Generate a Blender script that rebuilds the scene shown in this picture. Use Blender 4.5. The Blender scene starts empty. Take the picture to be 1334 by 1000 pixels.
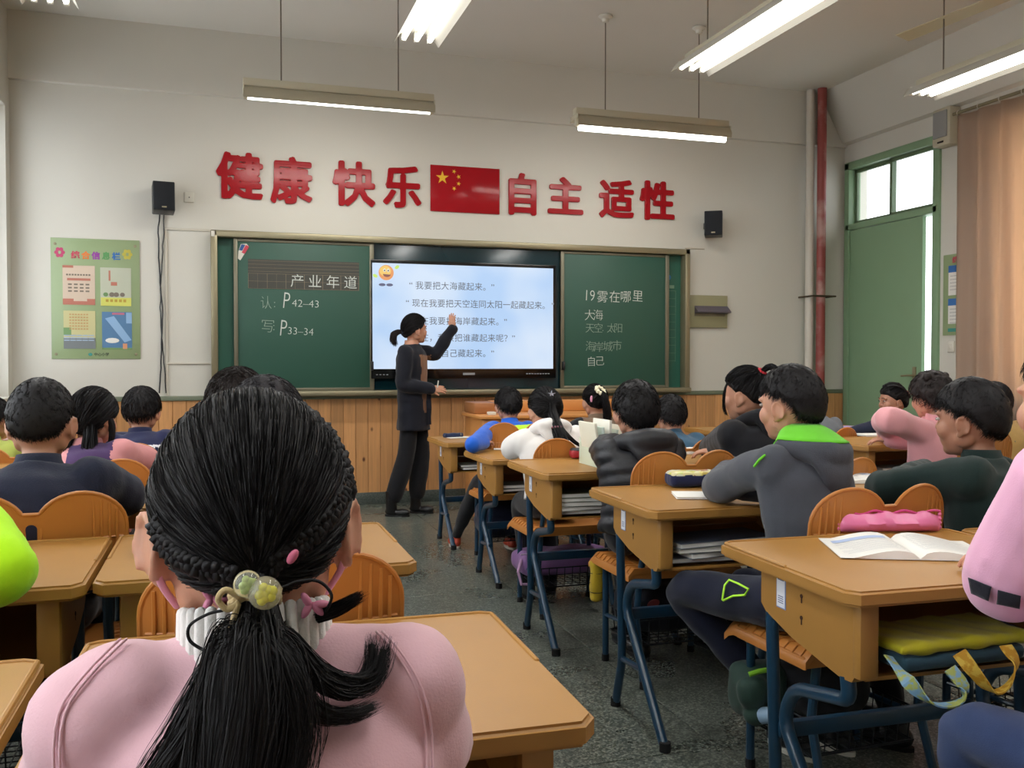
import bpy, bmesh, math, random
import numpy as np
from mathutils import Vector, Matrix, Euler
random.seed(7); rng = np.random.default_rng(7)
SC = bpy.context.scene; COL = SC.collection
PI = math.pi
# ------------------------------------------------------------------ camera, world, exposure
CAM_H = 1.24; FPX = 1200.0
TH = math.atan(380/1200); PT = math.atan(28/1200)
cam = bpy.data.cameras.new('camera'); cam.sensor_width = 36; cam.lens = 36*FPX/1334; cam.clip_start = .02; cam.clip_end = 200
camo = bpy.data.objects.new('camera', cam); COL.objects.link(camo)
camo.location = (0, 0, CAM_H); camo.rotation_euler = (PI/2-PT, 0, -TH)
SC.camera = camo
SC.view_settings.view_transform = 'Standard'; SC.view_settings.look = 'None'
SC.view_settings.gamma = 1; SC.view_settings.use_curve_mapping = False
SC.view_settings.exposure = -0.1
wd = bpy.data.worlds.new('world'); SC.world = wd; wd.use_nodes = True
wd.node_tree.nodes['Background'].inputs[0].default_value = (.93, .97, 1, 1)
wd.node_tree.nodes['Background'].inputs[1].default_value = 3.5
def area(name, loc, rot, sx, sy, power, col):
    l = bpy.data.lights.new(name, 'AREA'); l.shape = 'RECTANGLE'; l.size = sx; l.size_y = sy
    l.energy = power; l.color = col
    o = bpy.data.objects.new(name, l); COL.objects.link(o); o.location = loc; o.rotation_euler = rot
    return o
XL, XR, YF, YB, ZC = -1.55, 6.14, 8.05, -2.3, 3.965
WIN_L = [(5.35, 7.90), (2.35, 4.75), (-.9, 1.6)]      # window openings in the left wall (y0, y1)
WIN_R = [(3.55, 6.05), (.3, 2.8)]
for i, (a, b) in enumerate(WIN_L):   # daylight arriving at each window
    area('daylight_left', (XL-.45, (a+b)/2, 2.15), (0, -PI/2, 0), 2.0, b-a, 40, (.90, .95, 1))
for a, b in WIN_R:
    area('daylight_right', (XR+.5, (a+b)/2, 2.0), (0, PI/2, 0), 2.0, b-a, 120, (1, .88, .74))
TUBE_POWER = 26; BOARD_POWER = 16
# ------------------------------------------------------------------ pixel helpers (points on real planes)
_c, _s, _cp, _sp = math.cos(TH), math.sin(TH), math.cos(PT), math.sin(PT)
_F = (_s*_cp, _c*_cp, -_sp); _R = (_c, -_s, 0); _U = (_s*_sp, _c*_sp, _cp)
def _ray(px, py):
    u = (px-667)/FPX; v = (500-py)/FPX
    return [_F[i]+u*_R[i]+v*_U[i] for i in range(3)]
def Pz(px, py, z):
    d = _ray(px, py); t = (z-CAM_H)/d[2]; return Vector((t*d[0], t*d[1], z))
def Py(px, py, y):
    d = _ray(px, py); t = y/d[1]; return Vector((t*d[0], y, CAM_H+t*d[2]))
def Pd(px, py, Z):
    d = _ray(px, py); return Vector((Z*d[0], Z*d[1], CAM_H+Z*d[2]))
# ------------------------------------------------------------------ materials
def lin(c):
    return tuple(((x/255)/12.92 if x/255 <= .04045 else ((x/255+.055)/1.055)**2.4) for x in c)
MATS = {}
def mat(name, rgb, rough=.6, metal=0, var=.0, vscale=8, bump=0, bscale=200, coat=0, sheen=0, emit=None, estr=0, spec=.5, sss=0):
    if name in MATS: return MATS[name]
    m = bpy.data.materials.new(name); m.use_nodes = True; nt = m.node_tree; N = nt.nodes; L = nt.links
    b = N['Principled BSDF']; col = lin(rgb)+(1,)
    b.inputs['Base Color'].default_value = col; b.inputs['Roughness'].default_value = rough
    b.inputs['Metallic'].default_value = metal; b.inputs['Specular IOR Level'].default_value = spec
    if coat: b.inputs['Coat Weight'].default_value = coat; b.inputs['Coat Roughness'].default_value = .08
    if sheen: b.inputs['Sheen Weight'].default_value = sheen; b.inputs['Sheen Roughness'].default_value = .5
    if sss: b.inputs['Subsurface Weight'].default_value = sss; b.inputs['Subsurface Scale'].default_value = .01
    if emit: b.inputs['Emission Color'].default_value = lin(emit)+(1,); b.inputs['Emission Strength'].default_value = estr
    tc = N.new('ShaderNodeTexCoord')
    if var:
        n = N.new('ShaderNodeTexNoise'); n.inputs['Scale'].default_value = vscale; n.inputs['Detail'].default_value = 4
        L.new(tc.outputs['Object'], n.inputs['Vector'])
        mx = N.new('ShaderNodeMixRGB'); mx.inputs[1].default_value = tuple(x*(1-var) for x in col[:3])+(1,)
        mx.inputs[2].default_value = tuple(min(1, x*(1+var)) for x in col[:3])+(1,)
        L.new(n.outputs['Fac'], mx.inputs[0]); L.new(mx.outputs[0], b.inputs['Base Color'])
    if bump:
        n2 = N.new('ShaderNodeTexNoise'); n2.inputs['Scale'].default_value = bscale; n2.inputs['Detail'].default_value = 3
        L.new(tc.outputs['Object'], n2.inputs['Vector'])
        bp = N.new('ShaderNodeBump'); bp.inputs['Strength'].default_value = bump; bp.inputs['Distance'].default_value = .002
        L.new(n2.outputs['Fac'], bp.inputs['Height']); L.new(bp.outputs[0], b.inputs['Normal'])
    MATS[name] = m; return m
def cloth(name, rgb, rough=.9, bump=.5, bscale=500, var=.08, sheen=.15):
    return mat(name, rgb, rough, var=var, vscale=30, bump=bump, bscale=bscale, sheen=sheen, spec=.2)
M_wall = mat('wall_paint', (208, 205, 195), .55, var=.03, vscale=1.5, bump=.15, bscale=60)
M_ceil = mat('ceiling_paint', (220, 218, 210), .8, var=.03, vscale=1)
M_plastic = mat('orange_plastic', (166, 120, 58), .42, var=.05, vscale=12, bump=.08, bscale=500)
M_chairp = mat('chair_orange_plastic', (184, 118, 54), .38, var=.05, vscale=10, bump=.08, bscale=500)
M_steel = mat('blue_painted_steel', (22, 58, 84), .3, var=.08, vscale=20, coat=.3)
M_rubber = mat('black_rubber', (22, 22, 24), .8)
M_black = mat('black_plastic', (26, 28, 31), .4)
M_green = mat('green_paint', (130, 160, 126), .4, var=.05, vscale=4)
M_alu = mat('champagne_aluminium', (146, 138, 112), .38, metal=.55, var=.04, vscale=5)
M_alu2 = mat('grey_aluminium', (120, 116, 98), .38, metal=.4)
M_white = mat('white_plastic', (215, 212, 200), .5)
M_cream = mat('cream_enamel', (190, 182, 158), .45)
M_refl = mat('lamp_reflector', (214, 208, 190), .3)
M_red = mat('red_acrylic', (160, 26, 34), .16, spec=.16)
M_chalk = mat('white_chalk', (205, 212, 205), .95)
M_chalk2 = mat('faint_chalk', (150, 170, 155), .95)
M_paper = mat('white_paper', (226, 224, 218), .8, var=.03, vscale=20)
M_ink = mat('printed_grey_ink', (120, 122, 128), .8)
M_skin = mat('skin', (194, 142, 116), .5, var=.06, vscale=30, bump=.1, bscale=300, sss=.12)
M_skin2 = mat('tanned_skin', (172, 122, 98), .5, var=.06, vscale=30, bump=.1, bscale=300, sss=.12)
M_lip = mat('lips', (178, 96, 88), .45)
M_eye = mat('eye_white', (186, 178, 172), .35)
M_iris = mat('dark_iris', (28, 20, 16), .2)
def hair_mat(name, rgb, rough=.5):
    m = mat(name, rgb, rough, spec=.22); nt = m.node_tree; N = nt.nodes; L = nt.links
    tc = N.new('ShaderNodeTexCoord'); n = N.new('ShaderNodeTexNoise'); n.inputs['Scale'].default_value = 90; n.inputs['Detail'].default_value = 2
    L.new(tc.outputs['Object'], n.inputs['Vector'])
    mr = N.new('ShaderNodeMapRange'); mr.inputs[3].default_value = rough-.1; mr.inputs[4].default_value = rough+.2
    L.new(n.outputs['Fac'], mr.inputs[0]); L.new(mr.outputs[0], N['Principled BSDF'].inputs['Roughness'])
    return m
M_hair = hair_mat('black_hair', (24, 22, 24)); M_hair2 = hair_mat('brown_black_hair', (38, 31, 30)); M_hairg = hair_mat('dull_dark_hair', (44, 42, 45), .6)
# terrazzo
def m_terrazzo(name, a, b2, rough, spec_dots=True):
    m = bpy.data.materials.new(name); m.use_nodes = True; N = m.node_tree.nodes; L = m.node_tree.links; b = N['Principled BSDF']
    tc = N.new('ShaderNodeTexCoord'); geo = N.new('ShaderNodeNewGeometry')
    v = N.new('ShaderNodeTexVoronoi'); v.inputs['Scale'].default_value = 150; L.new(geo.outputs['Position'], v.inputs['Vector'])
    cr = N.new('ShaderNodeValToRGB'); e = cr.color_ramp.elements
    e[0].position = .0; e[0].color = lin(a)+(1,); e[1].position = 1; e[1].color = lin(b2)+(1,)
    x = e.new(.55); x.color = lin(tuple((p*.6+q*.4) for p, q in zip(a, b2)))+(1,)
    sx = N.new('ShaderNodeSeparateColor'); L.new(v.outputs['Color'], sx.inputs[0]); L.new(sx.outputs[0], cr.inputs[0])
    n = N.new('ShaderNodeTexNoise'); n.inputs['Scale'].default_value = 2.5; n.inputs['Detail'].default_value = 5; L.new(geo.outputs['Position'], n.inputs['Vector'])
    mx = N.new('ShaderNodeMixRGB'); mx.blend_type = 'MULTIPLY'; mx.inputs[0].default_value = .5
    L.new(cr.outputs[0], mx.inputs[1]); L.new(n.outputs['Fac'], mx.inputs[2])
    L.new(mx.outputs[0], b.inputs['Base Color'])
    mr = N.new('ShaderNodeMapRange'); mr.inputs[3].default_value = rough-.08; mr.inputs[4].default_value = rough+.12
    L.new(n.outputs['Fac'], mr.inputs[0]); L.new(mr.outputs[0], b.inputs['Roughness'])
    return m
M_floor = m_terrazzo('terrazzo', (62, 70, 66), (158, 164, 152), .27)
M_skirt = m_terrazzo('terrazzo_skirting', (70, 78, 74), (110, 118, 110), .4)
def m_pine(name, tone):
    m = bpy.data.materials.new(name); m.use_nodes = True; N = m.node_tree.nodes; L = m.node_tree.links; b = N['Principled BSDF']
    tc = N.new('ShaderNodeTexCoord'); oi = N.new('ShaderNodeObjectInfo'); geo = N.new('ShaderNodeNewGeometry')
    ad = N.new('ShaderNodeVectorMath'); ad.operation = 'MULTIPLY_ADD'; L.new(oi.outputs['Random'], ad.inputs[0]); ad.inputs[1].default_value = (37, 11, 23)
    L.new(geo.outputs['Position'], ad.inputs[2])
    mp = N.new('ShaderNodeMapping'); mp.inputs['Scale'].default_value = (26, 26, 1.6); L.new(ad.outputs[0], mp.inputs[0])
    n = N.new('ShaderNodeTexNoise'); n.inputs['Scale'].default_value = 1.6; n.inputs['Detail'].default_value = 5; n.inputs['Distortion'].default_value = .6
    L.new(mp.outputs[0], n.inputs['Vector'])
    cr = N.new('ShaderNodeValToRGB'); e = cr.color_ramp.elements
    e[0].position = .25; e[0].color = lin(tuple(c*.88 for c in tone))+(1,); e[1].position = .7; e[1].color = lin(tone)+(1,)
    L.new(n.outputs['Fac'], cr.inputs[0])
    # knots
    v = N.new('ShaderNodeTexVoronoi'); v.inputs['Scale'].default_value = 1; mp2 = N.new('ShaderNodeMapping'); mp2.inputs['Scale'].default_value = (9, 9, 5.5)
    L.new(ad.outputs[0], mp2.inputs[0]); L.new(mp2.outputs[0], v.inputs['Vector'])
    kr = N.new('ShaderNodeValToRGB'); k = kr.color_ramp.elements; k[0].position = .06; k[0].color = (1, 1, 1, 1); k[1].position = .15; k[1].color = (0, 0, 0, 1)
    L.new(v.outputs['Distance'], kr.inputs[0])
    mx = N.new('ShaderNodeMixRGB'); mx.inputs[2].default_value = lin((88, 44, 22))+(1,)
    L.new(kr.outputs[0], mx.inputs[0]); L.new(cr.outputs[0], mx.inputs[1])
    hs = N.new('ShaderNodeHueSaturation'); mr = N.new('ShaderNodeMapRange'); mr.inputs[3].default_value = .82; mr.inputs[4].default_value = 1.12
    L.new(oi.outputs['Random'], mr.inputs[0]); L.new(mr.outputs[0], hs.inputs['Value']); L.new(mx.outputs[0], hs.inputs['Color'])
    L.new(hs.outputs[0], b.inputs['Base Color']); b.inputs['Roughness'].default_value = .42
    return m
M_pine = m_pine('varnished_pine', (216, 158, 102))
M_glass = bpy.data.materials.new('window_glass'); M_glass.use_nodes = True
_b = M_glass.node_tree.nodes['Principled BSDF']; _b.inputs['Transmission Weight'].default_value = 1; _b.inputs['Roughness'].default_value = 0; _b.inputs['IOR'].default_value = 1.02
def emis(name, rgb, s):
    m = bpy.data.materials.new(name); m.use_nodes = True; N = m.node_tree.nodes
    b = N['Principled BSDF']; b.inputs['Base Color'].default_value = (.1, .1, .1, 1)
    b.inputs['Emission Color'].default_value = lin(rgb)+(1,); b.inputs['Emission Strength'].default_value = s; return m
M_tube = emis('lit_fluorescent_tube', (255, 253, 246), 5)
# ------------------------------------------------------------------ mesh builders
class MB:
    def __init__(s): s.v = []; s.f = []; s.m = []
    def add(s, v, f, m=0):
        o = len(s.v); s.v += [tuple(p) for p in v]; s.f += [tuple(i+o for i in q) for q in f]; s.m += [m]*len(f)
    def box(s, a, b, m=0):
        x0, y0, z0 = a; x1, y1, z1 = b
        v = [(x0,y0,z0),(x1,y0,z0),(x1,y1,z0),(x0,y1,z0),(x0,y0,z1),(x1,y0,z1),(x1,y1,z1),(x0,y1,z1)]
        s.add(v, [(3,2,1,0),(4,5,6,7),(0,1,5,4),(1,2,6,5),(2,3,7,6),(3,0,4,7)], m)
    def bbox(s, a, b, bev=.004, seg=2, m=0, rot=None, piv=None):
        bm = bmesh.new(); bmesh.ops.create_cube(bm, size=1)
        S = [abs(b[i]-a[i]) for i in range(3)]; C = Vector([(a[i]+b[i])/2 for i in range(3)])
        for v in bm.verts: v.co = Vector([v.co[i]*S[i] for i in range(3)])
        bmesh.ops.bevel(bm, geom=bm.edges[:], offset=min(bev, min(S)*.45), segments=seg, affect='EDGES', profile=.5)
        if rot is not None:
            for v in bm.verts: v.co = rot @ v.co
        bm.verts.index_update(); s.add([v.co+C for v in bm.verts], [[v.index for v in f.verts] for f in bm.faces], m)
        bm.free()
    def rings(s, R, cap=True, m=0, closed=False):
        n = len(R[0]); v = [p for r in R for p in r]; f = []
        K = len(R)
        for i in range(K if closed else K-1):
            j = (i+1) % K
            for k in range(n):
                l = (k+1) % n; f.append((i*n+k, i*n+l, j*n+l, j*n+k))
        if cap and not closed:
            f.append(tuple(reversed(range(n)))); f.append(tuple((K-1)*n+k for k in range(n)))
        s.add(v, f, m)
    def tube(s, pts, r, n=10, m=0, cap=True, closed=False, round_ends=False, flat=None):
        P = [Vector(p) for p in pts]; K = len(P)
        rr = list(r) if hasattr(r, '__len__') else [r]*K
        if round_ends:
            d0 = (P[0]-P[1]).normalized(); d1 = (P[-1]-P[-2]).normalized()
            P = [P[0]+d0*rr[0]*.95, P[0]+d0*rr[0]*.6]+P+[P[-1]+d1*rr[-1]*.6, P[-1]+d1*rr[-1]*.95]
            rr = [rr[0]*.3, rr[0]*.8]+rr+[rr[-1]*.8, rr[-1]*.3]; K = len(P)
        R = []; up = None
        for i in range(K):
            if closed: t = (P[(i+1) % K]-P[i-1])
            else: t = P[min(i+1, K-1)]-P[max(i-1, 0)]
            t.normalize()
            if up is None:
                up = Vector((0, 0, 1)) if abs(t.z) < .9 else Vector((0, 1, 0))
            a = up-t*up.dot(t)
            if a.length < 1e-5: a = t.orthogonal()
            a.normalize(); up = a; b = t.cross(a)
            fx = 1 if flat is None else flat
            R.append([P[i]+(a*math.sin(2*PI*k/n)*fx+b*math.cos(2*PI*k/n))*rr[i] for k in range(n)])
        s.rings(R, cap, m, closed)
    def ell(s, c, r, rot=None, nu=14, nv=9, m=0):
        c = Vector(c); V = []; 
        for j in range(1, nv):
            ph = PI*j/nv
            for i in range(nu):
                th = 2*PI*i/nu; p = Vector((r[0]*math.sin(ph)*math.cos(th), r[1]*math.sin(ph)*math.sin(th), r[2]*math.cos(ph)))
                V.append(c+(rot @ p if rot is not None else p))
        t = Vector((0, 0, r[2])); 
        V.append(c+(rot @ t if rot is not None else t)); V.append(c-(rot @ t if rot is not None else t))
        f = []
        for j in range(nv-2):
            for i in range(nu):
                k = (i+1) % nu; f.append((j*nu+i, (j+1)*nu+i, (j+1)*nu+k, j*nu+k))
        T = len(V)-2
        for i in range(nu):
            k = (i+1) % nu; f.append((T, i, k)); f.append((T+1, (nv-2)*nu+k, (nv-2)*nu+i))
        s.add(V, f, m)
    def prism(s, poly, a0, a1, axis='x', m=0):
        def P(u, v, w): return {'x': (w, u, v), 'y': (u, w, v), 'z': (u, v, w)}[axis]
        n = len(poly); v = [P(u, w, a0) for u, w in poly]+[P(u, w, a1) for u, w in poly]
        f = [tuple(range(n)), tuple(reversed(range(n, 2*n)))]+[(i, i+n, (i+1) % n+n, (i+1) % n) for i in range(n)]
        s.add(v, f, m)
    def lathe(s, prof, c=(0, 0, 0), n=20, m=0, axis='z'):
        R = []
        for r, z in prof:
            ring = []
            for k in range(n):
                a = 2*PI*k/n; p = (r*math.cos(a), r*math.sin(a), z)
                if axis == 'y': p = (p[0], p[2], p[1])
                ring.append((c[0]+p[0], c[1]+p[1], c[2]+p[2]))
            R.append(ring)
        s.rings(R, True, m)
    def mesh(s, name):
        me = bpy.data.meshes.new(name); me.from_pydata(s.v, [], s.f)
        me.polygons.foreach_set('material_index', s.m); 
        bm = bmesh.new(); bm.from_mesh(me); bmesh.ops.recalc_face_normals(bm, faces=bm.faces[:]); bm.to_mesh(me); bm.free()
        return me
def shade(me, ang=35):
    me.polygons.foreach_set('use_smooth', [True]*len(me.polygons))
    if ang is not None:
        try: me.set_sharp_from_angle(angle=math.radians(ang))
        except Exception: pass
def link(name, me, mats, parent=None, loc=None):
    me.name = name; me.materials.clear()
    for m in (mats if isinstance(mats, (list, tuple)) else [mats]): me.materials.append(m)
    o = bpy.data.objects.new(name, me); COL.objects.link(o)
    if parent:
        o.parent = parent
        if loc is None and parent.type == 'EMPTY': loc = -parent.location      # geometry is written in room coordinates
    if loc is not None: o.location = loc
    return o
def obj(name, mb, mats, parent=None, loc=None, ang=35):
    mats = mats if isinstance(mats, (list, tuple)) else [mats]
    idx = list(mb.m); me = mb.mesh(name); shade(me, ang); o = link(name, me, mats, parent, loc)
    me.polygons.foreach_set('material_index', idx); return o
def tag(o, label=None, cat=None, group=None, kind=None):
    if label: o['label'] = label
    if cat: o['category'] = cat
    if group: o['group'] = group
    if kind: o['kind'] = kind
    return o
def thing(name, loc, label, cat, group=None, rz=0):
    o = bpy.data.objects.new(name, None); COL.objects.link(o); o.location = loc; o.rotation_euler = (0, 0, rz)
    o.empty_display_size = .1
    return tag(o, label, cat, group)
def copy_tree(o, parent=None):
    c = o.copy(); COL.objects.link(c); c.parent = parent
    for ch in o.children: copy_tree(ch, c)
    return c
def bx(name, a, b, m, parent=None, bev=.004, loc=None):
    q = MB(); q.bbox(a, b, bev) if bev else q.box(a, b); return obj(name, q, m, parent, loc)
# separate scene for evaluating modifiers and text quickly
TS = bpy.data.scenes.new('work'); TVL = TS.view_layers[0]
_tm = bpy.data.meshes.new('tmp'); TO = bpy.data.objects.new('tmp', _tm); TS.collection.objects.link(TO)
_rm = TO.modifiers.new('r', 'REMESH'); _rm.mode = 'VOXEL'; _sm = TO.modifiers.new('s', 'SMOOTH')
def remesh(mb, vox, it=4, fac=.5):
    me = mb.mesh('t'); TO.data = me; _rm.voxel_size = vox; _sm.iterations = it; _sm.factor = fac
    TVL.update(); dg = TVL.depsgraph
    r = bpy.data.meshes.new_from_object(TO.evaluated_get(dg)); TO.data = _tm; bpy.data.meshes.remove(me)
    r.polygons.foreach_set('use_smooth', [True]*len(r.polygons)); return r
def getco(me):
    a = np.empty(len(me.vertices)*3); me.vertices.foreach_get('co', a); return a.reshape(-1, 3)
def getno(me):
    a = np.empty(len(me.vertices)*3); me.vertices.foreach_get('normal', a); return a.reshape(-1, 3)
def setco(me, a): me.vertices.foreach_set('co', a.ravel()); me.update()
def join_meshes(ms):
    V = []; F = []; o = 0
    for m in ms:
        V.append(getco(m)); F += [[i+o for i in p.vertices] for p in m.polygons]; o += len(m.vertices)
    r = bpy.data.meshes.new('j'); r.from_pydata(np.vstack(V).tolist(), [], F)
    r.polygons.foreach_set('use_smooth', [True]*len(r.polygons)); return r
_cc = {}
def text_mesh(s, size=1, offset=0, extrude=0, align='LEFT', res=3):
    cu = bpy.data.curves.new('t', 'FONT'); cu.body = s; cu.size = size; cu.offset = offset; cu.extrude = extrude; cu.align_x = align
    cu.resolution_u = res
    o = bpy.data.objects.new('t', cu); TS.collection.objects.link(o); TVL.update()
    me = bpy.data.meshes.new_from_object(o.evaluated_get(TVL.depsgraph))
    bpy.data.objects.remove(o); bpy.data.curves.remove(cu); return me
def curve_plate(polys, extrude, bevel=0, res=8):
    """2-D outline with holes -> solid plate mesh (in XY, thickness along Z)"""
    cu = bpy.data.curves.new('c', 'CURVE'); cu.dimensions = '2D'; cu.fill_mode = 'BOTH'; cu.extrude = extrude; cu.bevel_depth = bevel; cu.bevel_resolution = 1
    for pts in polys:
        sp = cu.splines.new('POLY'); sp.points.add(len(pts)-1); sp.use_cyclic_u = True
        for i, p in enumerate(pts): sp.points[i].co = (p[0], p[1], 0, 1)
    o = bpy.data.objects.new('c', cu); TS.collection.objects.link(o); TVL.update()
    me = bpy.data.meshes.new_from_object(o.evaluated_get(TVL.depsgraph))
    bpy.data.objects.remove(o); bpy.data.curves.remove(cu); return me
def text_on_wall(s, p, size, y, parent, m, name='lettering', offset=0, ext=.0006, align='LEFT', rot=0, sx=1, right=False):
    """text standing in a plane of constant y (facing -y), p = (x, z) of the baseline start"""
    me = text_mesh(s, size, offset, ext, align); a = getco(me); ca, sa = math.cos(rot), math.sin(rot)
    x = a[:, 0]*sx; z = a[:, 1]; b = np.stack([p[0]+x*ca-z*sa, y-a[:, 2], p[1]+x*sa+z*ca], 1)
    if right: b = np.stack([np.full(len(b), right)-0*b[:, 0]-a[:, 2], p[0]-(x*ca-z*sa), b[:, 2]], 1)
    setco(me, b); return link(name, me, m, parent)
# ================================================================== ROOM
def struct(name, mb, m, parent=None, ang=30):
    o = obj(name, mb, m, parent, ang=ang)
    if not parent: o['kind'] = 'structure'
    return o
T = .24
fl = MB(); fl.box((XL-T, YB-T, -.12), (XR+T, YF+T, -.012)); floor = struct('floor', fl, mat('floor_joint', (34, 36, 34), .8))
xs = [XL, -.66, .43, 1.52, 2.61, 3.70, 4.79, 5.88, XR]
ys = [YB, -.66, .43, 1.52, 2.61, 3.70, 4.79, 5.88, 6.97, YF]
for i in range(len(xs)-1):
    for j in range(len(ys)-1):
        q = MB(); g = .0022; q.bbox((xs[i]+g, ys[j]+g, -.0125), (xs[i+1]-g, ys[j+1]-g, 0), .0015, 1)
        obj('terrazzo_panel', q, M_floor, floor)
q = MB(); q.box((XL-T, YB-T, ZC), (XR+T, YF+T, ZC+.15)); struct('ceiling', q, M_ceil)
def wall_with_holes(name, x0, x1, holes, m):   # wall thickness x0..x1, openings (y0,y1,z0,z1)
    q = MB(); ysx = sorted(set([YB-T, YF+T]+[h[0] for h in holes]+[h[1] for h in holes]))
    for a, b in zip(ysx[:-1], ysx[1:]):
        hs = [h for h in holes if h[0] <= a and h[1] >= b]; z = 0
        for h in sorted(hs, key=lambda h: h[2]):
            if h[2] > z: q.box((x0, a, z), (x1, b, h[2]))
            z = h[3]
        q.box((x0, a, z), (x1, b, ZC))
    return struct(name, q, m)
wall_left = wall_with_holes('wall_left', XL-T, XL, [(a, b, .98, 3.2) for a, b in WIN_L], M_wall)
DY0, DY1, DZT = 6.74, 8.0, 3.23
wall_right = wall_with_holes('wall_right', XR, XR+T, [(DY0, DY1, 0, DZT)]+[(a, b, .95, 3.2) for a, b in WIN_R], M_wall)
q = MB(); q.box((XL-T, YF, 0), (XR+T, YF+T, ZC)); wall_front = struct('wall_front', q, M_wall)
q = MB(); q.box((XL-T, YB-T, 0), (XR+T, YB, ZC)); wall_back = struct('wall_back', q, M_wall)
# ring beams
q = MB(); q.prism([(YF, 3.435), (YF-.035, 3.44), (YF-.045, ZC), (YF, ZC)], XL, XR, 'x'); struct('trim_1', q, M_wall)
q = MB(); q.prism([(XR, 3.46), (XR-.06, 3.475), (XR-.34, ZC), (XR, ZC)], YB, YF-.04, 'y')
struct('trim_2', q, M_wall)
# pine wainscot, cap rail and skirting on the front wall, board by board
n = 72; w = (XR-XL)/n
for i in range(n):
    q = MB(); q.bbox((XL+i*w+.0014, YF-.014, .1), (XL+(i+1)*w-.0014, YF+.002, .93), .003, 1)
    obj('wainscot_plank', q, M_pine, wall_front)
q = MB(); q.box((XL, YF-.004, .1), (XR, YF+.001, .93)); obj('wainscot_backing', q, mat('pine_joint_brown', (120, 74, 40), .8), wall_front)  # darker brown sheet behind the planks, seen in the joints
q = MB(); q.bbox((XL, YF-.03, .925), (XR, YF+.002, .965), .006); obj('cap_rail', q, mat('grey_green_paint', (112, 120, 100), .5), wall_front)
q = MB(); q.bbox((XL, YF-.022, 0), (XR, YF+.002, .105), .004); struct('baseboard_front', q, M_skirt)
q = MB(); q.bbox((XL-.002, YB, 0), (XL+.02, YF-.03, .105), .004); struct('baseboard_left', q, M_skirt)
q = MB(); q.bbox((XR-.02, YB, 0), (XR+.002, DY0-.08, .105), .004); struct('baseboard_right', q, M_skirt)
# pine wainscot of the side walls (low strips of board)
for k in range(24):
    q = MB(); y0 = 5.35-(k+1)*.11+2.68; q.bbox((XL-.002, y0+.003, .1), (XL+.014, y0+.107, .93), .003, 1)
    obj('wainscot_plank', q, M_pine, wall_left)
for k in range(24):
    q = MB(); y0 = DY0-.09-(k+1)*.11; q.bbox((XR-.014, y0+.003, .1), (XR+.002, y0+.107, .93), .003, 1)
    obj('wainscot_plank', q, M_pine, wall_right)
# ---------------------------------------------------------------- left windows
M_winf = mat('white_window_frame', (226, 228, 226), .4)
def window(name, x, a, b, z0, z1, face):
    q = MB(); t = .05
    q.bbox((x-.03, a, z0), (x+.03, b, z0+t)); q.bbox((x-.03, a, z1-t), (x+.03, b, z1)); q.bbox((x-.03, a, z0), (x+.03, a+t, z1)); q.bbox((x-.03, b-t, z0), (x+.03, b, z1))
    o = struct(name, q, M_winf)
    n = 3; w = (b-a-2*t)/n
    for i in range(n):
        y0 = a+t+i*w; q = MB()
        for lo, hi in (((x-.02, y0, z0+t), (x+.02, y0+.035, z1-t)), ((x-.02, y0+w-.035, z0+t), (x+.02, y0+w, z1-t)), ((x-.02, y0, z0+t), (x+.02, y0+w, z0+t+.04)), ((x-.02, y0, z1-t-.04), (x+.02, y0+w, z1-t)), ((x-.02, y0, z1-.72), (x+.02, y0+w, z1-.68))):
            q.bbox(lo, hi, .004, 1)
        obj('sash', q, M_winf, o)
        q = MB(); q.box((x-.003, y0+.03, z0+t+.03), (x+.003, y0+w-.03, z1-t-.03)); obj('pane', q, M_glass, o)
    q = MB(); q.bbox((min(x, x+face*.2), a-.02, z0-.03), (max(x, x+face*.2), b+.02, z0), .006); obj('window_sill', q, M_white, o)
    return o
for i, (a, b) in enumerate(WIN_L): window('window_%d' % (i+1), XL-.14, a, b, .98, 3.2, 1)
for i, (a, b) in enumerate(WIN_R): window('window_%d' % (i+4), XR+.14, a, b, .95, 3.2, -1)
# ---------------------------------------------------------------- door with transom in the right wall
q = MB(); x0, x1 = XR-.025, XR+.12; fw = .07
q.bbox((x0, DY1-fw+.02, 0), (x1, DY1+.02, DZT+.04)); q.bbox((x0, DY0-.03, 0), (x1, DY0+fw-.02, DZT+.04)); q.bbox((x0, DY0-.03, DZT-.03), (x1, DY1+.02, DZT+.045)); q.bbox((x0, DY0, 2.585), (x1, DY1, 2.645))
door = struct('door_1', q, M_green)
zt0, zt1 = 2.645, DZT-.03; ya, yb = DY0+.05, DY1-.05; ym = (ya+yb)/2+.02
for a, b, dx in ((ya, ym+.015, .02), (ym-.015, yb, .05)):
    q = MB(); xx = XR+dx
    q.bbox((xx, a, zt0), (xx+.03, a+.035, zt1), .003, 1); q.bbox((xx, b-.035, zt0), (xx+.03, b, zt1), .003, 1)
    q.bbox((xx, a, zt0), (xx+.03, b, zt0+.035), .003, 1); q.bbox((xx, a, zt1-.035), (xx+.03, b, zt1), .003, 1)
    obj('transom_sash', q, mat('green_sash_paint', (96, 118, 88), .4), door)
    q = MB(); q.box((xx+.012, a+.03, zt0+.03), (xx+.016, b-.03, zt1-.03)); obj('pane', q, M_glass, door)
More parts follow.
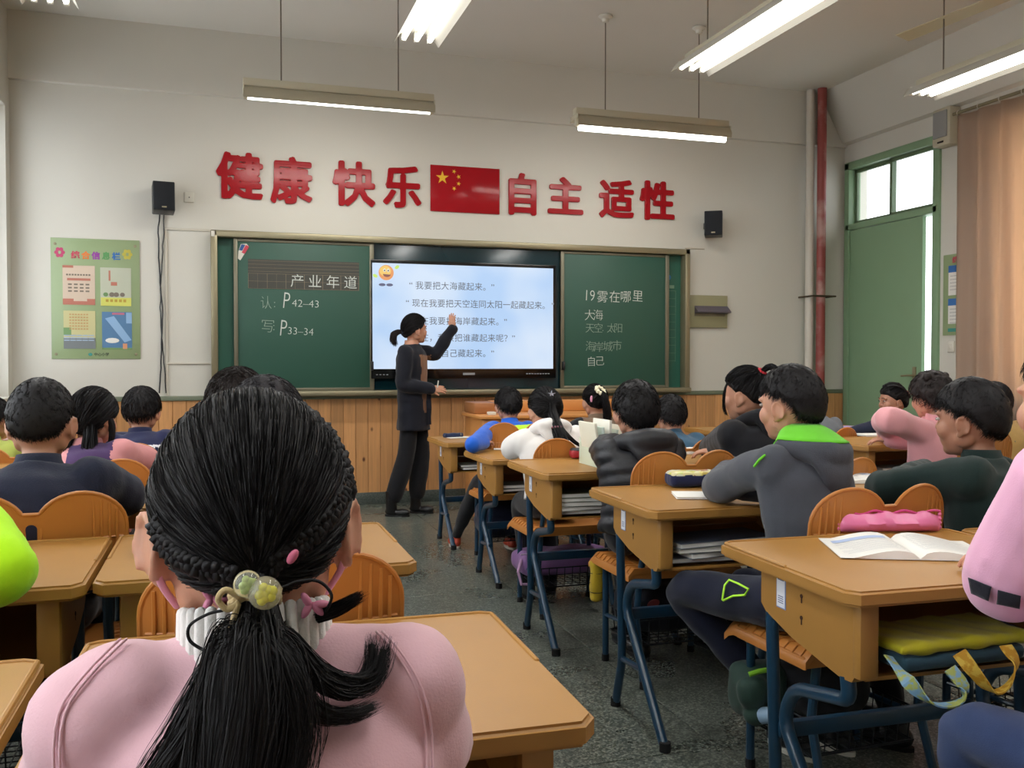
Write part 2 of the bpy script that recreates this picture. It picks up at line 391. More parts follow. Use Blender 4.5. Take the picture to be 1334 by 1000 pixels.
# the leaf, ajar, hinged on the far jamb and opening outwards
ang = 0; Lw = 1.015
def leafp(u, t): return (XR-.005+u*math.sin(ang)+t*math.cos(ang), DY1-.055-u*math.cos(ang)+t*math.sin(ang))
def leaf_box(q, u0, u1, t0, t1, z0, z1):
    c = [leafp(u0, t0), leafp(u1, t0), leafp(u1, t1), leafp(u0, t1)]; q.prism(c, z0, z1, 'z')
q = MB(); leaf_box(q, 0, Lw, 0, .04, .01, 2.58); leaf = obj('door_leaf', q, M_green, door)
q = MB(); leaf_box(q, Lw-.10, Lw-.06, -.012, 0, .98, 1.2); qh = leafp(Lw-.08, -.01)
q.tube([(qh[0], qh[1], 1.12), (qh[0]-.045, qh[1], 1.12), (qh[0]-.05, qh[1]+.03, 1.12), (qh[0]-.05, qh[1]+.11, 1.115)], .009, 8); obj('door_handle', q, M_alu, leaf)
for z in (.3, 1.35, 2.3):
    q = MB(); q.tube([leafp(.0, -.012)+(z-.05,), leafp(.0, -.012)+(z+.05,)], .009, 8); obj('hinge', q, M_green, leaf)
# landing outside the door so the gap shows something real
q = MB(); q.box((XR+T, 4.5, -.12), (XR+2.2, YF+1.5, -.01)); tag(struct('trim_3', q, M_floor))
# ---------------------------------------------------------------- curtains
def curtain(name, x, y0, y1, z0, z1, folds, amp, label, grp, m, seed=0, hem=True):
    root = thing(name, (x, (y0+y1)/2, z0), label, 'curtain', grp); r = random.Random(seed)
    n = folds*12; V = []; nz = 16; q = MB(); V = []
    ph = [r.uniform(-.6, .6) for _ in range(folds+2)]
    for j in range(nz+1):
        t = j/nz; z = z1+(z0-z1)*t
        for i in range(n+1):
            u = i/n; k = u*folds; a = amp*(.45+.75*t**.7)
            wv = math.sin(2*PI*k+ph[int(k)]*(k-int(k))*(1-(k-int(k)))*4)+.3*math.sin(4*PI*k+1+2*t)
            V.append((x+a*wv*(1+.25*math.sin(k*1.7)), y0+(y1-y0)*u+.012*math.sin(k*5+t*3), z))
    f = [(j*(n+1)+i, j*(n+1)+i+1, (j+1)*(n+1)+i+1, (j+1)*(n+1)+i) for j in range(nz) for i in range(n)]
    q.add(V, f); o = obj('curtain_panel', q, m, root, ang=None)
    md = o.modifiers.new('t', 'SOLIDIFY'); md.thickness = .003
    q = MB()
    q.tube([(x, y0-.06, z1+.03), (x, y1+.06, z1+.03)], .014, 10); obj('curtain_rail', q, M_alu, root)
    for i in range(folds+1):
        q = MB(); yy = y0+(y1-y0)*i/folds; R = [(x+.02*math.cos(a*PI/6), yy, z1+.025+.022*math.sin(a*PI/6)) for a in range(12)]
        q.tube(R, .003, 6, closed=True); obj('curtain_hook', q, M_white, root)
    return root
def curtain_mat(name, rgb, tr):
    m = bpy.data.materials.new(name); m.use_nodes = True; N = m.node_tree.nodes; L = m.node_tree.links
    b = N['Principled BSDF']; b.inputs['Base Color'].default_value = lin(rgb)+(1,); b.inputs['Roughness'].default_value = .9; b.inputs['Specular IOR Level'].default_value = .1
    t = N.new('ShaderNodeBsdfTranslucent'); t.inputs[0].default_value = lin(tr)+(1,); mx = N.new('ShaderNodeMixShader'); mx.inputs[0].default_value = .45
    geo = N.new('ShaderNodeNewGeometry'); w = N.new('ShaderNodeTexNoise'); w.inputs['Scale'].default_value = 60; mp = N.new('ShaderNodeMapping'); mp.inputs['Scale'].default_value = (1, 1, 8)
    L.new(geo.outputs['Position'], mp.inputs[0]); L.new(mp.outputs[0], w.inputs['Vector']); bp = N.new('ShaderNodeBump'); bp.inputs['Strength'].default_value = .3; bp.inputs['Distance'].default_value = .003
    L.new(w.outputs['Fac'], bp.inputs['Height']); L.new(bp.outputs[0], b.inputs['Normal'])
    L.new(b.outputs[0], mx.inputs[1]); L.new(t.outputs[0], mx.inputs[2]); L.new(mx.outputs[0], N['Material Output'].inputs[0]); return m
M_cur = curtain_mat('dusty_pink_curtain_cloth', (194, 172, 154), (214, 190, 164))
curtain('curtain', XR-.12, 3.3, 6.39, .72, 3.34, 14, .04, 'dusty pink pleated curtain drawn across the right window beside the green door', None, M_cur, 3)
curtain('curtain', XR-.12, .1, 3.1, .72, 3.34, 13, .04, 'dusty pink curtain nearer the back of the room on the right wall', None, M_cur, 4)
curtain('curtain', XL+.10, 6.55, 6.98, .72, 3.3, 4, .035, 'gathered pink curtain at the left window by the front wall', None, M_cur, 5)
curtain('curtain', XL+.10, 4.85, 5.3, .72, 3.3, 4, .035, 'gathered pink curtain between the two front left windows', None, M_cur, 6)
# ---------------------------------------------------------------- pipe riser by the corner
rt = thing('riser_pipe', (5.78, YF-.12, 0), 'worn red and white vertical pipe in the front corner beside the door', 'pipe')
pm = bpy.data.materials.new('peeling_red_pipe_paint'); pm.use_nodes = True; N = pm.node_tree.nodes; L = pm.node_tree.links
geo = N.new('ShaderNodeNewGeometry'); nn = N.new('ShaderNodeTexNoise'); nn.inputs['Scale'].default_value = 3; nn.inputs['Detail'].default_value = 6
L.new(geo.outputs['Position'], nn.inputs['Vector']); cr = N.new('ShaderNodeValToRGB'); e = cr.color_ramp.elements
e[0].position = .38; e[0].color = lin((170, 130, 122))+(1,); e[1].position = .5; e[1].color = lin((138, 62, 56))+(1,)
L.new(nn.outputs['Fac'], cr.inputs[0]); L.new(cr.outputs[0], N['Principled BSDF'].inputs['Base Color']); N['Principled BSDF'].inputs['Roughness'].default_value = .5
q = MB(); q.tube([(5.725, YF-.19, 0), (5.725, YF-.19, ZC-.004)], .045, 16); obj('red_pipe', q, pm, rt)
q = MB(); q.tube([(5.655, YF-.10, 0), (5.655, YF-.10, ZC-.004)], .042, 14); obj('white_pipe', q, mat('pipe_white', (200, 194, 182), .5), rt)
q = MB(); q.tube([(5.80, YF-.07, 0), (5.80, YF-.07, ZC-.004)], .034, 12); obj('thin_pipe', q, mat('pipe_grey', (172, 160, 150), .5), rt)
q = MB(); z = 1.9; q.tube([(5.60, YF-.245, z), (5.86, YF-.245, z)], .009, 8); q.tube([(5.60, YF-.245, z), (5.60, YF-.002, z)], .009, 8); q.tube([(5.86, YF-.245, z), (5.86, YF-.002, z)], .009, 8)
obj('pipe_clamp', q, mat('rusty_steel', (90, 78, 62), .6, metal=.5), rt)
# ================================================================== LAMPS
M_rod = mat('lamp_rod', (120, 112, 100), .4, metal=.4)
def ceiling_cup(q, x, y):
    q.lathe([(.0, ZC-.002), (.055, ZC-.004), (.055, ZC-.016), (.03, ZC-.03), (.025, ZC-.055), (.0, ZC-.06)], (x, y, 0), 18)
def lamp_along(x, yf, yn, label, grp, zb=3.05, pw=1):
    rt = thing('ceiling_lamp', (x, (yf+yn)/2, zb), label, 'ceiling lamp', grp)
    # reflector: trapezoid shell open downwards
    q = MB(); P = [(-.135, 0), (-.10, .055), (-.055, .075), (.055, .075), (.10, .055), (.135, 0), (.131, 0), (.097, .049), (.053, .069), (-.053, .069), (-.097, .049), (-.131, 0)]
    q.prism([(x+u, zb+v) for u, v in P], yn, yf, 'y'); obj('reflector', q, mat('lamp_housing_white', (196, 192, 180), .4), rt)
    q = MB(); q.bbox((x-.05, yn+.02, zb+.07), (x+.05, yf-.02, zb+.115), .006); obj('gear_channel', q, M_cream, rt)
    for k in (-1, 0, 1):
        q = MB(); q.tube([(x+k*.075, yn+.03, zb+.028), (x+k*.075, yf-.03, zb+.028)], .0145, 12); obj('fluorescent_tube', q, M_tube, rt)
        q = MB()
        for y in (yn+.005, yf-.03): q.bbox((x+k*.075-.014, y, zb+.012), (x+k*.075+.014, y+.025, zb+.07), .003, 1)
        obj('lamp_holder', q, M_white, rt)
    for y in (yn+.22, yf-.22):
        q = MB(); q.tube([(x, y, zb+.11), (x, y, ZC-.05)], .005, 6); obj('suspension_rod', q, M_rod, rt)
        q = MB(); ceiling_cup(q, x, y); obj('ceiling_cup', q, M_white, rt)
    l = area('lamp_light', (x, (yn+yf)/2, zb-.005), (0, 0, 0), .24, yf-yn-.06, TUBE_POWER*pw, (.99, .985, .95)); l.parent = rt; l.location = (0, 0, -.006)
for x, nm in ((-.81, 'far left, over the window row'), (1.08, 'left of middle, over the teacher'), (2.83, 'right of middle, above the row of aisle desks'), (4.59, 'right, in front of the pink curtain')):
    lamp_along(x, 5.23, 3.8, 'lit three tube ceiling lamp, '+nm, 'lamps over the desks')
    lamp_along(x, 1.9, .5, 'added unseen three tube ceiling lamp above the camera, '+nm.split(',')[0], 'lamps over the desks', pw=.72)  # extra row out of view, added for the room's lighting
def lamp_board(x0, x1, label, y=6.74, zb=3.08, drop=0):
    rt = thing('board_lamp', ((x0+x1)/2, y, zb), label, 'ceiling lamp', 'board lamps')
    # channel above, curved reflector shade tipped towards the board
    q = MB(); q.bbox((x0, y-.04, zb+.085), (x1, y+.04, zb+.14), .006); obj('gear_channel', q, M_cream, rt)
    q = MB(); P = [(-.075, -.005), (-.08, .03), (-.06, .07), (-.03, .09), (.04, .09), (.10, .055), (.10, .050), (.04, .084), (-.03, .084), (-.055, .066), (-.074, .03), (-.070, -.005)]
    q.prism([(y+u, zb+v) for u, v in P], x0, x1, 'x'); obj('reflector', q, mat('lamp_shade_cream', (176, 168, 146), .35, metal=.2), rt)
    q = MB(); q.tube([(x0+.03, y-.02, zb+.010-drop), (x1-.03, y-.02, zb+.010-drop)], .018+drop*.4, 12); obj('fluorescent_tube', q, M_tube, rt)
    q = MB()
    for x in (x0+.004, x1-.03): q.bbox((x, y-.035, zb-.002), (x+.026, y+.012, zb+.088), .003, 1)
    q.bbox((x0, y-.07, zb+.055), (x0+.006, y+.09, zb+.088), .002, 1); q.bbox((x1-.006, y-.07, zb+.055), (x1, y+.09, zb+.088), .002, 1)
    obj('lamp_holder', q, M_cream, rt)
    for x in (x0+.26, x1-.26):
        q = MB(); q.tube([(x, y, zb+.13), (x, y, ZC-.05)], .005, 6); obj('suspension_rod', q, M_rod, rt)
        q = MB(); ceiling_cup(q, x, y); obj('ceiling_cup', q, M_white, rt)
    l = area('lamp_light', (0, 0, 0), (math.radians(22), 0, 0), x1-x0-.06, .05, BOARD_POWER, (1, .975, .91)); l.parent = rt; l.location = (0, .02, -.008)
lamp_board(.165, 1.52, 'cream board lamp with one lit tube hanging above the left half of the board')
lamp_board(2.645, 3.99, 'brighter board lamp hanging above the right half of the board', drop=.022)
# ceiling fan, top right
hub = Vector((4.70, 4.35, 3.52)); rt = thing('ceiling_fan', (hub.x, hub.y, 3.45), 'cream ceiling fan at the top right, one long blade in view', 'ceiling fan')
q = MB(); q.lathe([(0, -.07), (.09, -.065), (.115, -.03), (.115, .02), (.08, .05), (0, .055)], hub, 24); obj('motor', q, M_cream, rt)
q = MB(); q.tube([hub+Vector((0, 0, .04)), (hub.x, hub.y, ZC-.05)], .012, 10); obj('down_rod', q, M_cream, rt)
q = MB(); ceiling_cup(q, hub.x, hub.y); obj('ceiling_cup', q, M_cream, rt)
for k in range(3):
    a = math.radians(97+120*k); d = Vector((math.cos(a), math.sin(a), 0)); s_ = Vector((-d.y, d.x, .18)); q = MB(); V = []
    for i in range(9):
        t = i/8; c = hub+d*(.12+.92*t)+Vector((0, 0, -.01)); hw = .05+.012*t
        for e, dz in ((-1, 0), (1, 0), (1, .006), (-1, .006)): V.append(c+s_*hw*e+Vector((0, 0, dz)))
    f = []
    for i in range(8):
        for k2 in range(4): f.append((i*4+k2, i*4+(k2+1) % 4, (i+1)*4+(k2+1) % 4, (i+1)*4+k2))
    f += [(0, 1, 2, 3), (35, 34, 33, 32)]; q.add(V, f); obj('fan_blade', q, mat('fan_blade_cream', (200, 190, 160), .25), rt)
# ================================================================== BOARD UNIT
YB0 = 7.93   # front of the outer frame
bd = thing('blackboard', (2.12, YF, .95), 'long green sliding blackboard in a champagne metal frame around the screen', 'blackboard')
X0, X1, Z0, Z1 = -.07, 4.31, .955, 2.325; fw = .055
M_slate = mat('green_board', (44, 84, 70), .5, var=.06, vscale=1.2, bump=.05, bscale=300)
M_slate2 = mat('green_board_bright', (36, 92, 76), .45, var=.04)
for a, b in (((X0, YB0, Z1-fw), (X1, YF, Z1)), ((X0, YB0-.03, Z0), (X1, YF, Z0+.045)), ((X0, YB0, Z0), (X0+fw, YF, Z1)), ((X1-fw, YB0, Z0), (X1, YF, Z1))):
    bx('frame_rail', a, b, M_alu, bd, .01)
q = MB(); q.box((X0+fw, YF-.02, Z0+.04), (X1-fw, YF-.005, Z1-fw)); obj('fixed_panel', q, M_slate2, bd)
def sliding(a, b, y):
    root_m = MB(); root_m.bbox((a, y, Z0+.05), (b, y+.012, Z1-fw-.01), .002); o = obj('sliding_panel', root_m, M_slate, bd)
    t = .028
    for lo, hi in (((a-.005, y-.012, Z0+.045), (a+t, y+.018, Z1-fw-.004)), ((b-t, y-.012, Z0+.045), (b+.01, y+.018, Z1-fw-.004)), ((a, y-.008, Z1-fw-.028), (b, y+.016, Z1-fw-.006)), ((a, y-.008, Z0+.045), (b, y+.016, Z0+.07))):
        q = MB(); q.bbox(lo, hi, .004); obj('panel_rail', q, M_alu2, o)
    return o
pL = sliding(.115, 1.262, YF-.075); pR = sliding(3.0, 4.09, YF-.075)
for x in (1.25, 3.015):
    q = MB(); q.bbox((x-.012, YF-.115, 1.17), (x+.012, YF-.08, 1.25), .004); obj('slide_lock', q, M_black, pL if x < 2 else pR)
YP = YF-.0765
# ruled sticker of the left panel
a = Py(323, 337, YP); b = Py(467, 377, YP); a.x -= .0
q = MB(); q.box((a.x, YP-.0012, b.z-.012), (b.x+.005, YP, a.z)); stk = obj('ruled_sticker', q, mat('brown_grey_vinyl', (66, 66, 60), .6), pL)
tag(stk, 'dark ruled writing strip stuck on the left board panel')
q = MB(); W = b.x+.005-a.x; hz = a.z-b.z+.012; zt = a.z; zb = b.z-.012; g = .0018
for k in range(4): q.box((a.x, YP-.002, zt-.012-k*.029-g), (a.x+W, YP-.0013, zt-.012-k*.029))
zg = zt-.118; hg = zg-zb
for z in (zg, (zg+zb)/2, zb+.004): q.box((a.x, YP-.002, z-g), (a.x+W, YP-.0013, z))
for k in range(13): 
    x = a.x+W*k/12*.995; q.box((x, YP-.002, zb+.004), (x+g*(1.6 if k % 2 == 0 else .7), YP-.0013, zg))
obj('ruled_lines', q, mat('tan_print', (140, 128, 104), .8), stk)
def chalk(s, px, py, size, parent, m=M_chalk, off=-.015, rot=0, sx=1, y=YP):
    p = Py(px, py, y); return text_on_wall(s, (p.x, p.z), size, y-.0015, parent, m, 'chalk_writing', off*size, .0008, 'LEFT', rot, sx)
for s, px in (('产', 378), ('业', 401), ('年', 424.5), ('道', 447.5)): chalk(s, px, 372+(px-378)*.03, .118, stk, rot=-.02, off=-.004)
chalk('认', 339, 401, .12, pL, M_chalk2, rot=.03, sx=.8); chalk(':', 356, 400, .10, pL, M_chalk2)
chalk('P', 367, 401, .20, pL, M_chalk, rot=-.10, sx=.62); chalk('42–43', 380, 399, .088, pL, rot=-.03, sx=1.05)
chalk('写', 339, 431, .12, pL, M_chalk2, rot=-.04); chalk(':', 355, 430, .10, pL, M_chalk2)
chalk('P', 363, 437, .20, pL, rot=-.10, sx=.62); chalk('33–34', 374, 435, .088, pL, rot=-.05, sx=1.0)
chalk('19', 760, 391, .145, pR, rot=-.05, sx=.8)
for s, px, py in (('雾', 777, 392), ('在', 793, 392), ('哪', 807.5, 392), ('里', 823, 391)): chalk(s, px, py, .118, pR, rot=random.uniform(-.05, .02), off=-.008)
for s, px, py in (('大', 761, 416), ('海', 772, 416)): chalk(s, px, py, .11, pR, M_chalk, rot=.03)
for s, px, py in (('天', 762, 432), ('空', 773, 432), ('.', 784, 431), ('太', 790, 432), ('阳', 799, 432)): chalk(s, px, py, .098, pR, M_chalk2, rot=-.02)
for s, px, py in (('海', 762, 456), ('岸', 773, 457), ('城', 785, 456), ('市', 797, 455)): chalk(s, px, py, .105, pR, M_chalk2, rot=-.03)
for s, px, py in (('自', 764, 476), ('己', 775, 475)): chalk(s, px, py, .098, pR, M_chalk, rot=.02)
# faint sticker with rules at the right edge of the fixed panel
q = MB(); a = Py(870, 372, YF-.022)
for k in range(10): q.box((4.12, YF-.023, 1.93-k*.075), (4.20, YF-.0215, 1.932-k*.075))
for x in (4.12, 4.2): q.box((x, YF-.023, 1.25), (x+.002, YF-.0215, 1.93))
q.box((4.135, YF-.023, 1.955), (4.185, YF-.0215, 1.985)); obj('score_sticker', q, mat('pale_green_print', (120, 150, 128), .8), bd)
q = MB(); q.lathe([(0, -.001), (.026, -.001), (.026, .001), (0, .001)], (4.125, YF-.022, 2.06), 18, axis='y'); tag(obj('round_sticker', q, mat('blue_sticker', (40, 110, 160), .5), bd), 'small round blue sticker')
q = MB(); q.bbox((X0+.006, YB0-.002, Z1-.055), (X0+.035, YB0, Z1-.01), .001); obj('corner_label', q, M_white, bd)
# corner sticker, red white and blue, on the left panel
q = MB(); q.prism([(.145, 2.10), (.165, 2.085), (.235, 2.20), (.215, 2.225), (.17, 2.22), (.15, 2.16)], YP-.0015, YP, 'y'); cs = obj('corner_sticker', q, M_white, pL)
q = MB(); q.prism([(.175, 2.15), (.20, 2.14), (.235, 2.20), (.21, 2.215)], YP-.003, YP-.0015, 'y'); obj('sticker_print', q, mat('red_print', (190, 60, 80), .6), cs)
q = MB(); q.prism([(.155, 2.17), (.18, 2.165), (.205, 2.215), (.175, 2.218)], YP-.0032, YP-.0015, 'y'); obj('sticker_print', q, mat('blue_print', (40, 80, 140), .6), cs)
# ---------------------------------------------------------------- interactive screen
YS = YF-.10
sc = thing('display_screen', (2.11, YS, 1.06), 'large lit interactive screen showing lines of text, set between the board panels', 'screen')
q = MB(); q.box((1.268, YF-.045, Z0+.05), (2.998, YF-.024, Z1-fw)); obj('recess_back', q, mat('dark_teal_glass', (12, 44, 52), .12, coat=.5), sc)
sa = Py(485, 342, YS); sb = Py(720.5, 480, YS); sx0, sx1, sz1, sz0 = sa.x, sb.x, sa.z, sb.z
q = MB(); q.bbox((sx0-.012, YS+.002, sz0-.085), (sx1+.03, YF-.04, sz1+.03), .006); bz = obj('bezel', q, mat('glossy_black_bezel', (10, 11, 14), .15, coat=.4), sc)
sm = bpy.data.materials.new('lit_slide'); sm.use_nodes = True; N = sm.node_tree.nodes; L = sm.node_tree.links; b = N['Principled BSDF']
b.inputs['Base Color'].default_value = (.02, .02, .02, 1); b.inputs['Roughness'].default_value = .25
geo = N.new('ShaderNodeNewGeometry'); nn = N.new('ShaderNodeTexNoise'); nn.inputs['Scale'].default_value = 1.6; L.new(geo.outputs['Position'], nn.inputs['Vector'])
cr = N.new('ShaderNodeValToRGB'); e = cr.color_ramp.elements; e[0].position = .35; e[0].color = lin((176, 205, 240))+(1,); e[1].position = .65; e[1].color = lin((208, 224, 244))+(1,)
L.new(nn.outputs['Fac'], cr.inputs[0]); L.new(cr.outputs[0], b.inputs['Emission Color']); b.inputs['Emission Strength'].default_value = 1.12
q = MB(); q.box((sx0, YS-.001, sz0), (sx1, YS+.004, sz1)); pic = obj('lit_picture', q, sm, sc)
M_txt = emis('slide_text_grey', (62, 76, 98), .7)
for s, px, py in (('“我要把大海藏起来。”', 541, 375.5), ('“现在我要把天空连同太阳一起藏起来。”', 541, 398.5), ('“现在我要把海岸藏起来。”', 541, 421.5), ('“现在，我该把谁藏起来呢？”', 541, 443.5), ('“我要把自己藏起来。”', 541, 464)):
    p = Py(px, py, YS-.002); body = s.strip('“”'); sz = .0765
    if s[1:3] == '现在': p = Py(px-4.5, py, YS-.002)
    for i, ch in enumerate(body):
        text_on_wall(ch, (p.x+i*sz*(1.0 if len(body) != 17 else .985), p.z), sz*.98, YS-.002, pic, M_txt, 'slide_text', 0, .0003)
    text_on_wall('“', (p.x-.055, p.z), sz, YS-.002, pic, M_txt, 'slide_text', 0, .0003)
    text_on_wall('”', (p.x+(len(body)+.1)*sz*.99, p.z), sz, YS-.002, pic, M_txt, 'slide_text', 0, .0003)
# round smiling clip-art face on the slide
c = Py(503, 355, YS)
def disc(cx, cz, rx, rz, y, m, par, name, n=24, a0=0, a1=2*PI):
    q = MB(); V = [(cx+rx*math.cos(a0+(a1-a0)*i/n), cz+rz*math.sin(a0+(a1-a0)*i/n)) for i in range(n)]; q.prism(V, y-.0006, y, 'y'); return obj(name, q, m, par)
sy = YS-.0015
fc = disc(c.x, c.z, .066, .066, sy, emis('slide_orange', (240, 150, 70), .9), pic, 'slide_face')
disc(c.x-.008, c.z+.014, .05, .046, sy-.0007, emis('slide_yellow', (250, 205, 90), .9), fc, 'face_highlight')
for dx in (-.014, .018):
    disc(c.x+dx, c.z+.02, .011, .015, sy-.0014, emis('slide_white', (245, 245, 235), .9), fc, 'drawn_eye'); disc(c.x+dx, c.z+.018, .006, .008, sy-.0021, emis('slide_dark', (60, 40, 30), .9), fc, 'drawn_pupil')
disc(c.x+.006, c.z-.012, .034, .026, sy-.0014, emis('slide_mouth', (130, 50, 40), .9), fc, 'drawn_mouth', 16, PI, 2*PI)
for dx, dz, a in ((-.10, -.03, .5), (.10, .05, -.6)):
    q = MB(); q.ell((c.x+dx*.95, sy-.0004, c.z+dz), (.022, .0006, .014), Matrix.Rotation(a, 3, 'Y'), 12, 6); obj('drawn_glove', q, emis('slide_lime', (205, 240, 90), .9), pic)
for dx in (-.035, .03):
    q = MB(); q.ell((c.x+dx, sy-.0004, c.z-.105), (.03, .0006, .013), None, 12, 6); obj('drawn_shoe', q, emis('slide_navy', (50, 60, 110), .9), pic)
bx('maker_badge', (2.06, YS+.0005, sz0-.055), (2.17, YS+.003, sz0-.035), mat('bezel_print', (150, 152, 156), .5), bz, 0)
q = MB()
for i in range(9): q.box((sx1-.26+i*.026, YS+.0005, sz0-.05), (sx1-.243+i*.026, YS+.003, sz0-.042))
for i in range(4): q.box((sx0+.03+i*.03, YS+.0005, sz0-.052), (sx0+.045+i*.03, YS+.003, sz0-.046))
obj('bezel_buttons', q, mat('bezel_print', (170, 172, 176), .5), bz)
# ---------------------------------------------------------------- red characters and flag
reds = [('健', 281, 195, 343, 262), ('康', 352, 201, 407, 268), ('快', 433, 207, 489, 271), ('乐', 499, 213, 549, 273), ('自', 663, 223, 699, 282), ('主', 714, 228, 760, 281), ('适', 781, 231, 826, 286), ('性', 834, 233, 879, 289)]
where = ['leftmost of the row', 'second from the left', 'third, right of the gap', 'just left of the flag', 'just right of the flag', 'second right of the flag', 'second from the right end', 'rightmost of the row']
for (s, x0, y0, x1, y1), wh in zip(reds, where):
    A = Py(x0, y0+1, YF-.02); B = Py(x1, y1-1, YF-.02); me0 = text_mesh(s, 1, 0, .03, res=2); a0 = getco(me0); F0 = [list(p.vertices) for p in me0.polygons]; q = MB()
    for i in range(9): q.add(a0+np.array((.036*math.cos(i*PI/4), .030*math.sin(i*PI/4), 0))*(i < 8), F0)
    me = remesh(q, .0085, 0, .0); me.polygons.foreach_set('use_smooth', [False]*len(me.polygons)); a = getco(me)
    mn, mx = a.min(0), a.max(0); t = (a-mn)/(mx-mn)
    co = np.stack([A.x+t[:, 0]*(B.x-A.x), YF-.001-t[:, 2]*.022, B.z+t[:, 1]*(A.z-B.z)], 1); ctr = np.array([(A.x+B.x)/2, YF, B.z]); setco(me, co-ctr)
    o = link('wall_character', me, M_red, None, tuple(ctr)); tag(o, 'glossy red raised character '+s+' on the front wall, '+wh, 'wall lettering', 'red wall characters')
A = Py(561, 214, YF-.02); B = Py(651, 279, YF-.02)
rt = thing('flag_plaque', ((A.x+B.x)/2, YF, B.z), 'red flag plaque with one large and four small yellow stars among the characters', 'flag')
bx('plaque', (A.x, YF-.018, B.z), (B.x, YF-.001, A.z), M_red, rt, .003)
W = B.x-A.x; Hh = A.z-B.z; M_star = mat('yellow_star', (232, 186, 44), .3, coat=.4)
def star(cx, cz, r, rot=0):
    q = MB(); q.prism([(cx+(r if i % 2 == 0 else r*.382)*math.sin(rot+i*PI/5), cz+(r if i % 2 == 0 else r*.382)*math.cos(rot+i*PI/5)) for i in range(10)], YF-.020, YF-.0178, 'y'); obj('star', q, M_star, rt)
star(A.x+W*.167, A.z-Hh*.27, Hh*.15); 
for u, v, r_ in ((.335, .12, .4), (.40, .23, .9), (.40, .38, .2), (.335, .49, .6)): star(A.x+W*u, A.z-Hh*v, Hh*.05, r_)
# ---------------------------------------------------------------- speakers, socket, box, trunking, posters
def speaker(cx, cz, w, h, d, yaw, tilt, label, y=YF):
    rt = thing('loudspeaker', (cx, y, cz-h/2), label, 'loudspeaker', 'black wall loudspeakers'); R = (Matrix.Rotation(yaw, 3, 'Z') @ Matrix.Rotation(tilt, 3, 'X')); C = Vector((cx, y-.06-d/2, cz))
    def B(name, a, b, m, bev=.006):
        q = MB(); q.bbox(a, b, bev); q.v = [tuple(R @ Vector(v)+C) for v in q.v]; return obj(name, q, m, rt)
    B('cabinet', (-w/2, -d/2, -h/2), (w/2, d/2, h/2), M_black, .008); B('grille', (-w/2+.006, -d/2-.008, -h/2+.006), (w/2-.006, -d/2, h/2-.006), mat('speaker_cloth', (30, 33, 38), .95, bump=.4, bscale=900))
    B('badge', (-.018, -d/2-.010, -h/2+.02), (.018, -d/2-.0075, -h/2+.032), M_alu, .001)
    q = MB(); q.bbox((cx-.03, y-.075, cz-.03), (cx+.03, y, cz+.03), .004); obj('bracket', q, M_black, rt)
speaker(-.425, 2.555, .165, .235, .16, .12, -.1, 'black wall loudspeaker left of the board above a hanging cable')
speaker(4.54, 2.57, .17, .235, .17, -.55, -.02, 'black wall loudspeaker right of the board')
q = MB(); q.bbox((-.272, YF-.012, 2.554), (-.195, YF, 2.638), .004); sk = tag(obj('wall_socket', q, M_white, None), 'small square cream socket plate on the front wall right of the left loudspeaker', 'socket')
q = MB(); q.lathe([(0, -.003), (.005, -.003), (.005, .003), (0, .003)], (-.233, YF-.0125, 2.594), 10, axis='y'); obj('socket_hole', q, M_black, sk)
def cable(pts, r, m, label, name='cable'):
    q = MB(); q.tube(pts, r, 8); return tag(obj(name, q, m), label, 'cable')
rr = random.Random(2)
cable([(-.46+.012*math.sin(z*5)+rr.uniform(-.004, .004), YF-.02-.004*math.sin(z*9), z) for z in [2.44-.05*i for i in range(30)]], .006, M_black, 'black speaker cable hanging down the front wall left of the board')
cable([(-.445-.018*math.sin(z*4+1)+rr.uniform(-.004, .004), YF-.013, z) for z in [2.44-.05*i for i in range(30)]], .0045, M_black, 'thinner black cable twisting beside the speaker cable left of the board')
def trunk(a, b, label): 
    q = MB(); q.bbox(a, b, .002, 1); tag(obj('cable_trunking', q, mat('trunking', (196, 190, 176), .5)), label, 'trunking')
trunk((-.43, YF-.012, 2.322), (-.07, YF, 2.34), 'thin horizontal cable trunking between the left loudspeaker cable and the board top')
trunk((-.42, YF-.012, 1.225), (-.07, YF, 1.24), 'lower thin horizontal trunking left of the board')
trunk((-.425, YF-.01, .97), (-.405, YF, 2.322), 'thin vertical trunking beside the hanging cables')
trunk((4.31, YF-.012, 2.345), (4.52, YF, 2.358), 'short horizontal trunking from the board to the right loudspeaker')
A = Py(897, 384, YF-.02); B = Py(947, 427, YF-.02)
rt = thing('wall_box', ((A.x+B.x)/2, YF, B.z), 'flat khaki wall box with a folded grey flap right of the board', 'control box')
bx('box_plate', (A.x, YF-.03, B.z), (B.x, YF, A.z), mat('khaki_enamel', (150, 146, 112), .45), rt, .004)
W = B.x-A.x; q = MB(); zf = A.z-.33*(A.z-B.z); q.prism([(YF-.03, zf), (YF-.10, zf-.055), (YF-.10, zf-.066), (YF-.03, zf-.075)], A.x+.06, B.x-.0, 'x'); obj('flap', q, mat('grey_purple_flap', (92, 86, 96), .4), rt)
q = MB(); q.box((A.x+.06, YF-.034, zf-.1), (B.x-.03, YF-.03, zf-.075)); obj('flap_slot', q, M_alu2, rt)
def poster(rt, P0, P1, face):   # returns mapping for a wall board; face 'f' front wall
    pass
A = Py(65.5, 309, YF-.008); B = Py(183, 467.5, YF-.008); W = B.x-A.x; Hh = A.z-B.z
rt = thing('notice_board', ((A.x+B.x)/2, YF, B.z), 'pale green notice board with four coloured sheets left of the blackboard', 'notice board')
bb = bx('backing_board', (A.x, YF-.008, B.z), (B.x, YF, A.z), mat('pale_green_board', (146, 164, 122), .35), rt, .002)
def PX(u): return A.x+u*W
def PZ(v): return A.z-v*Hh
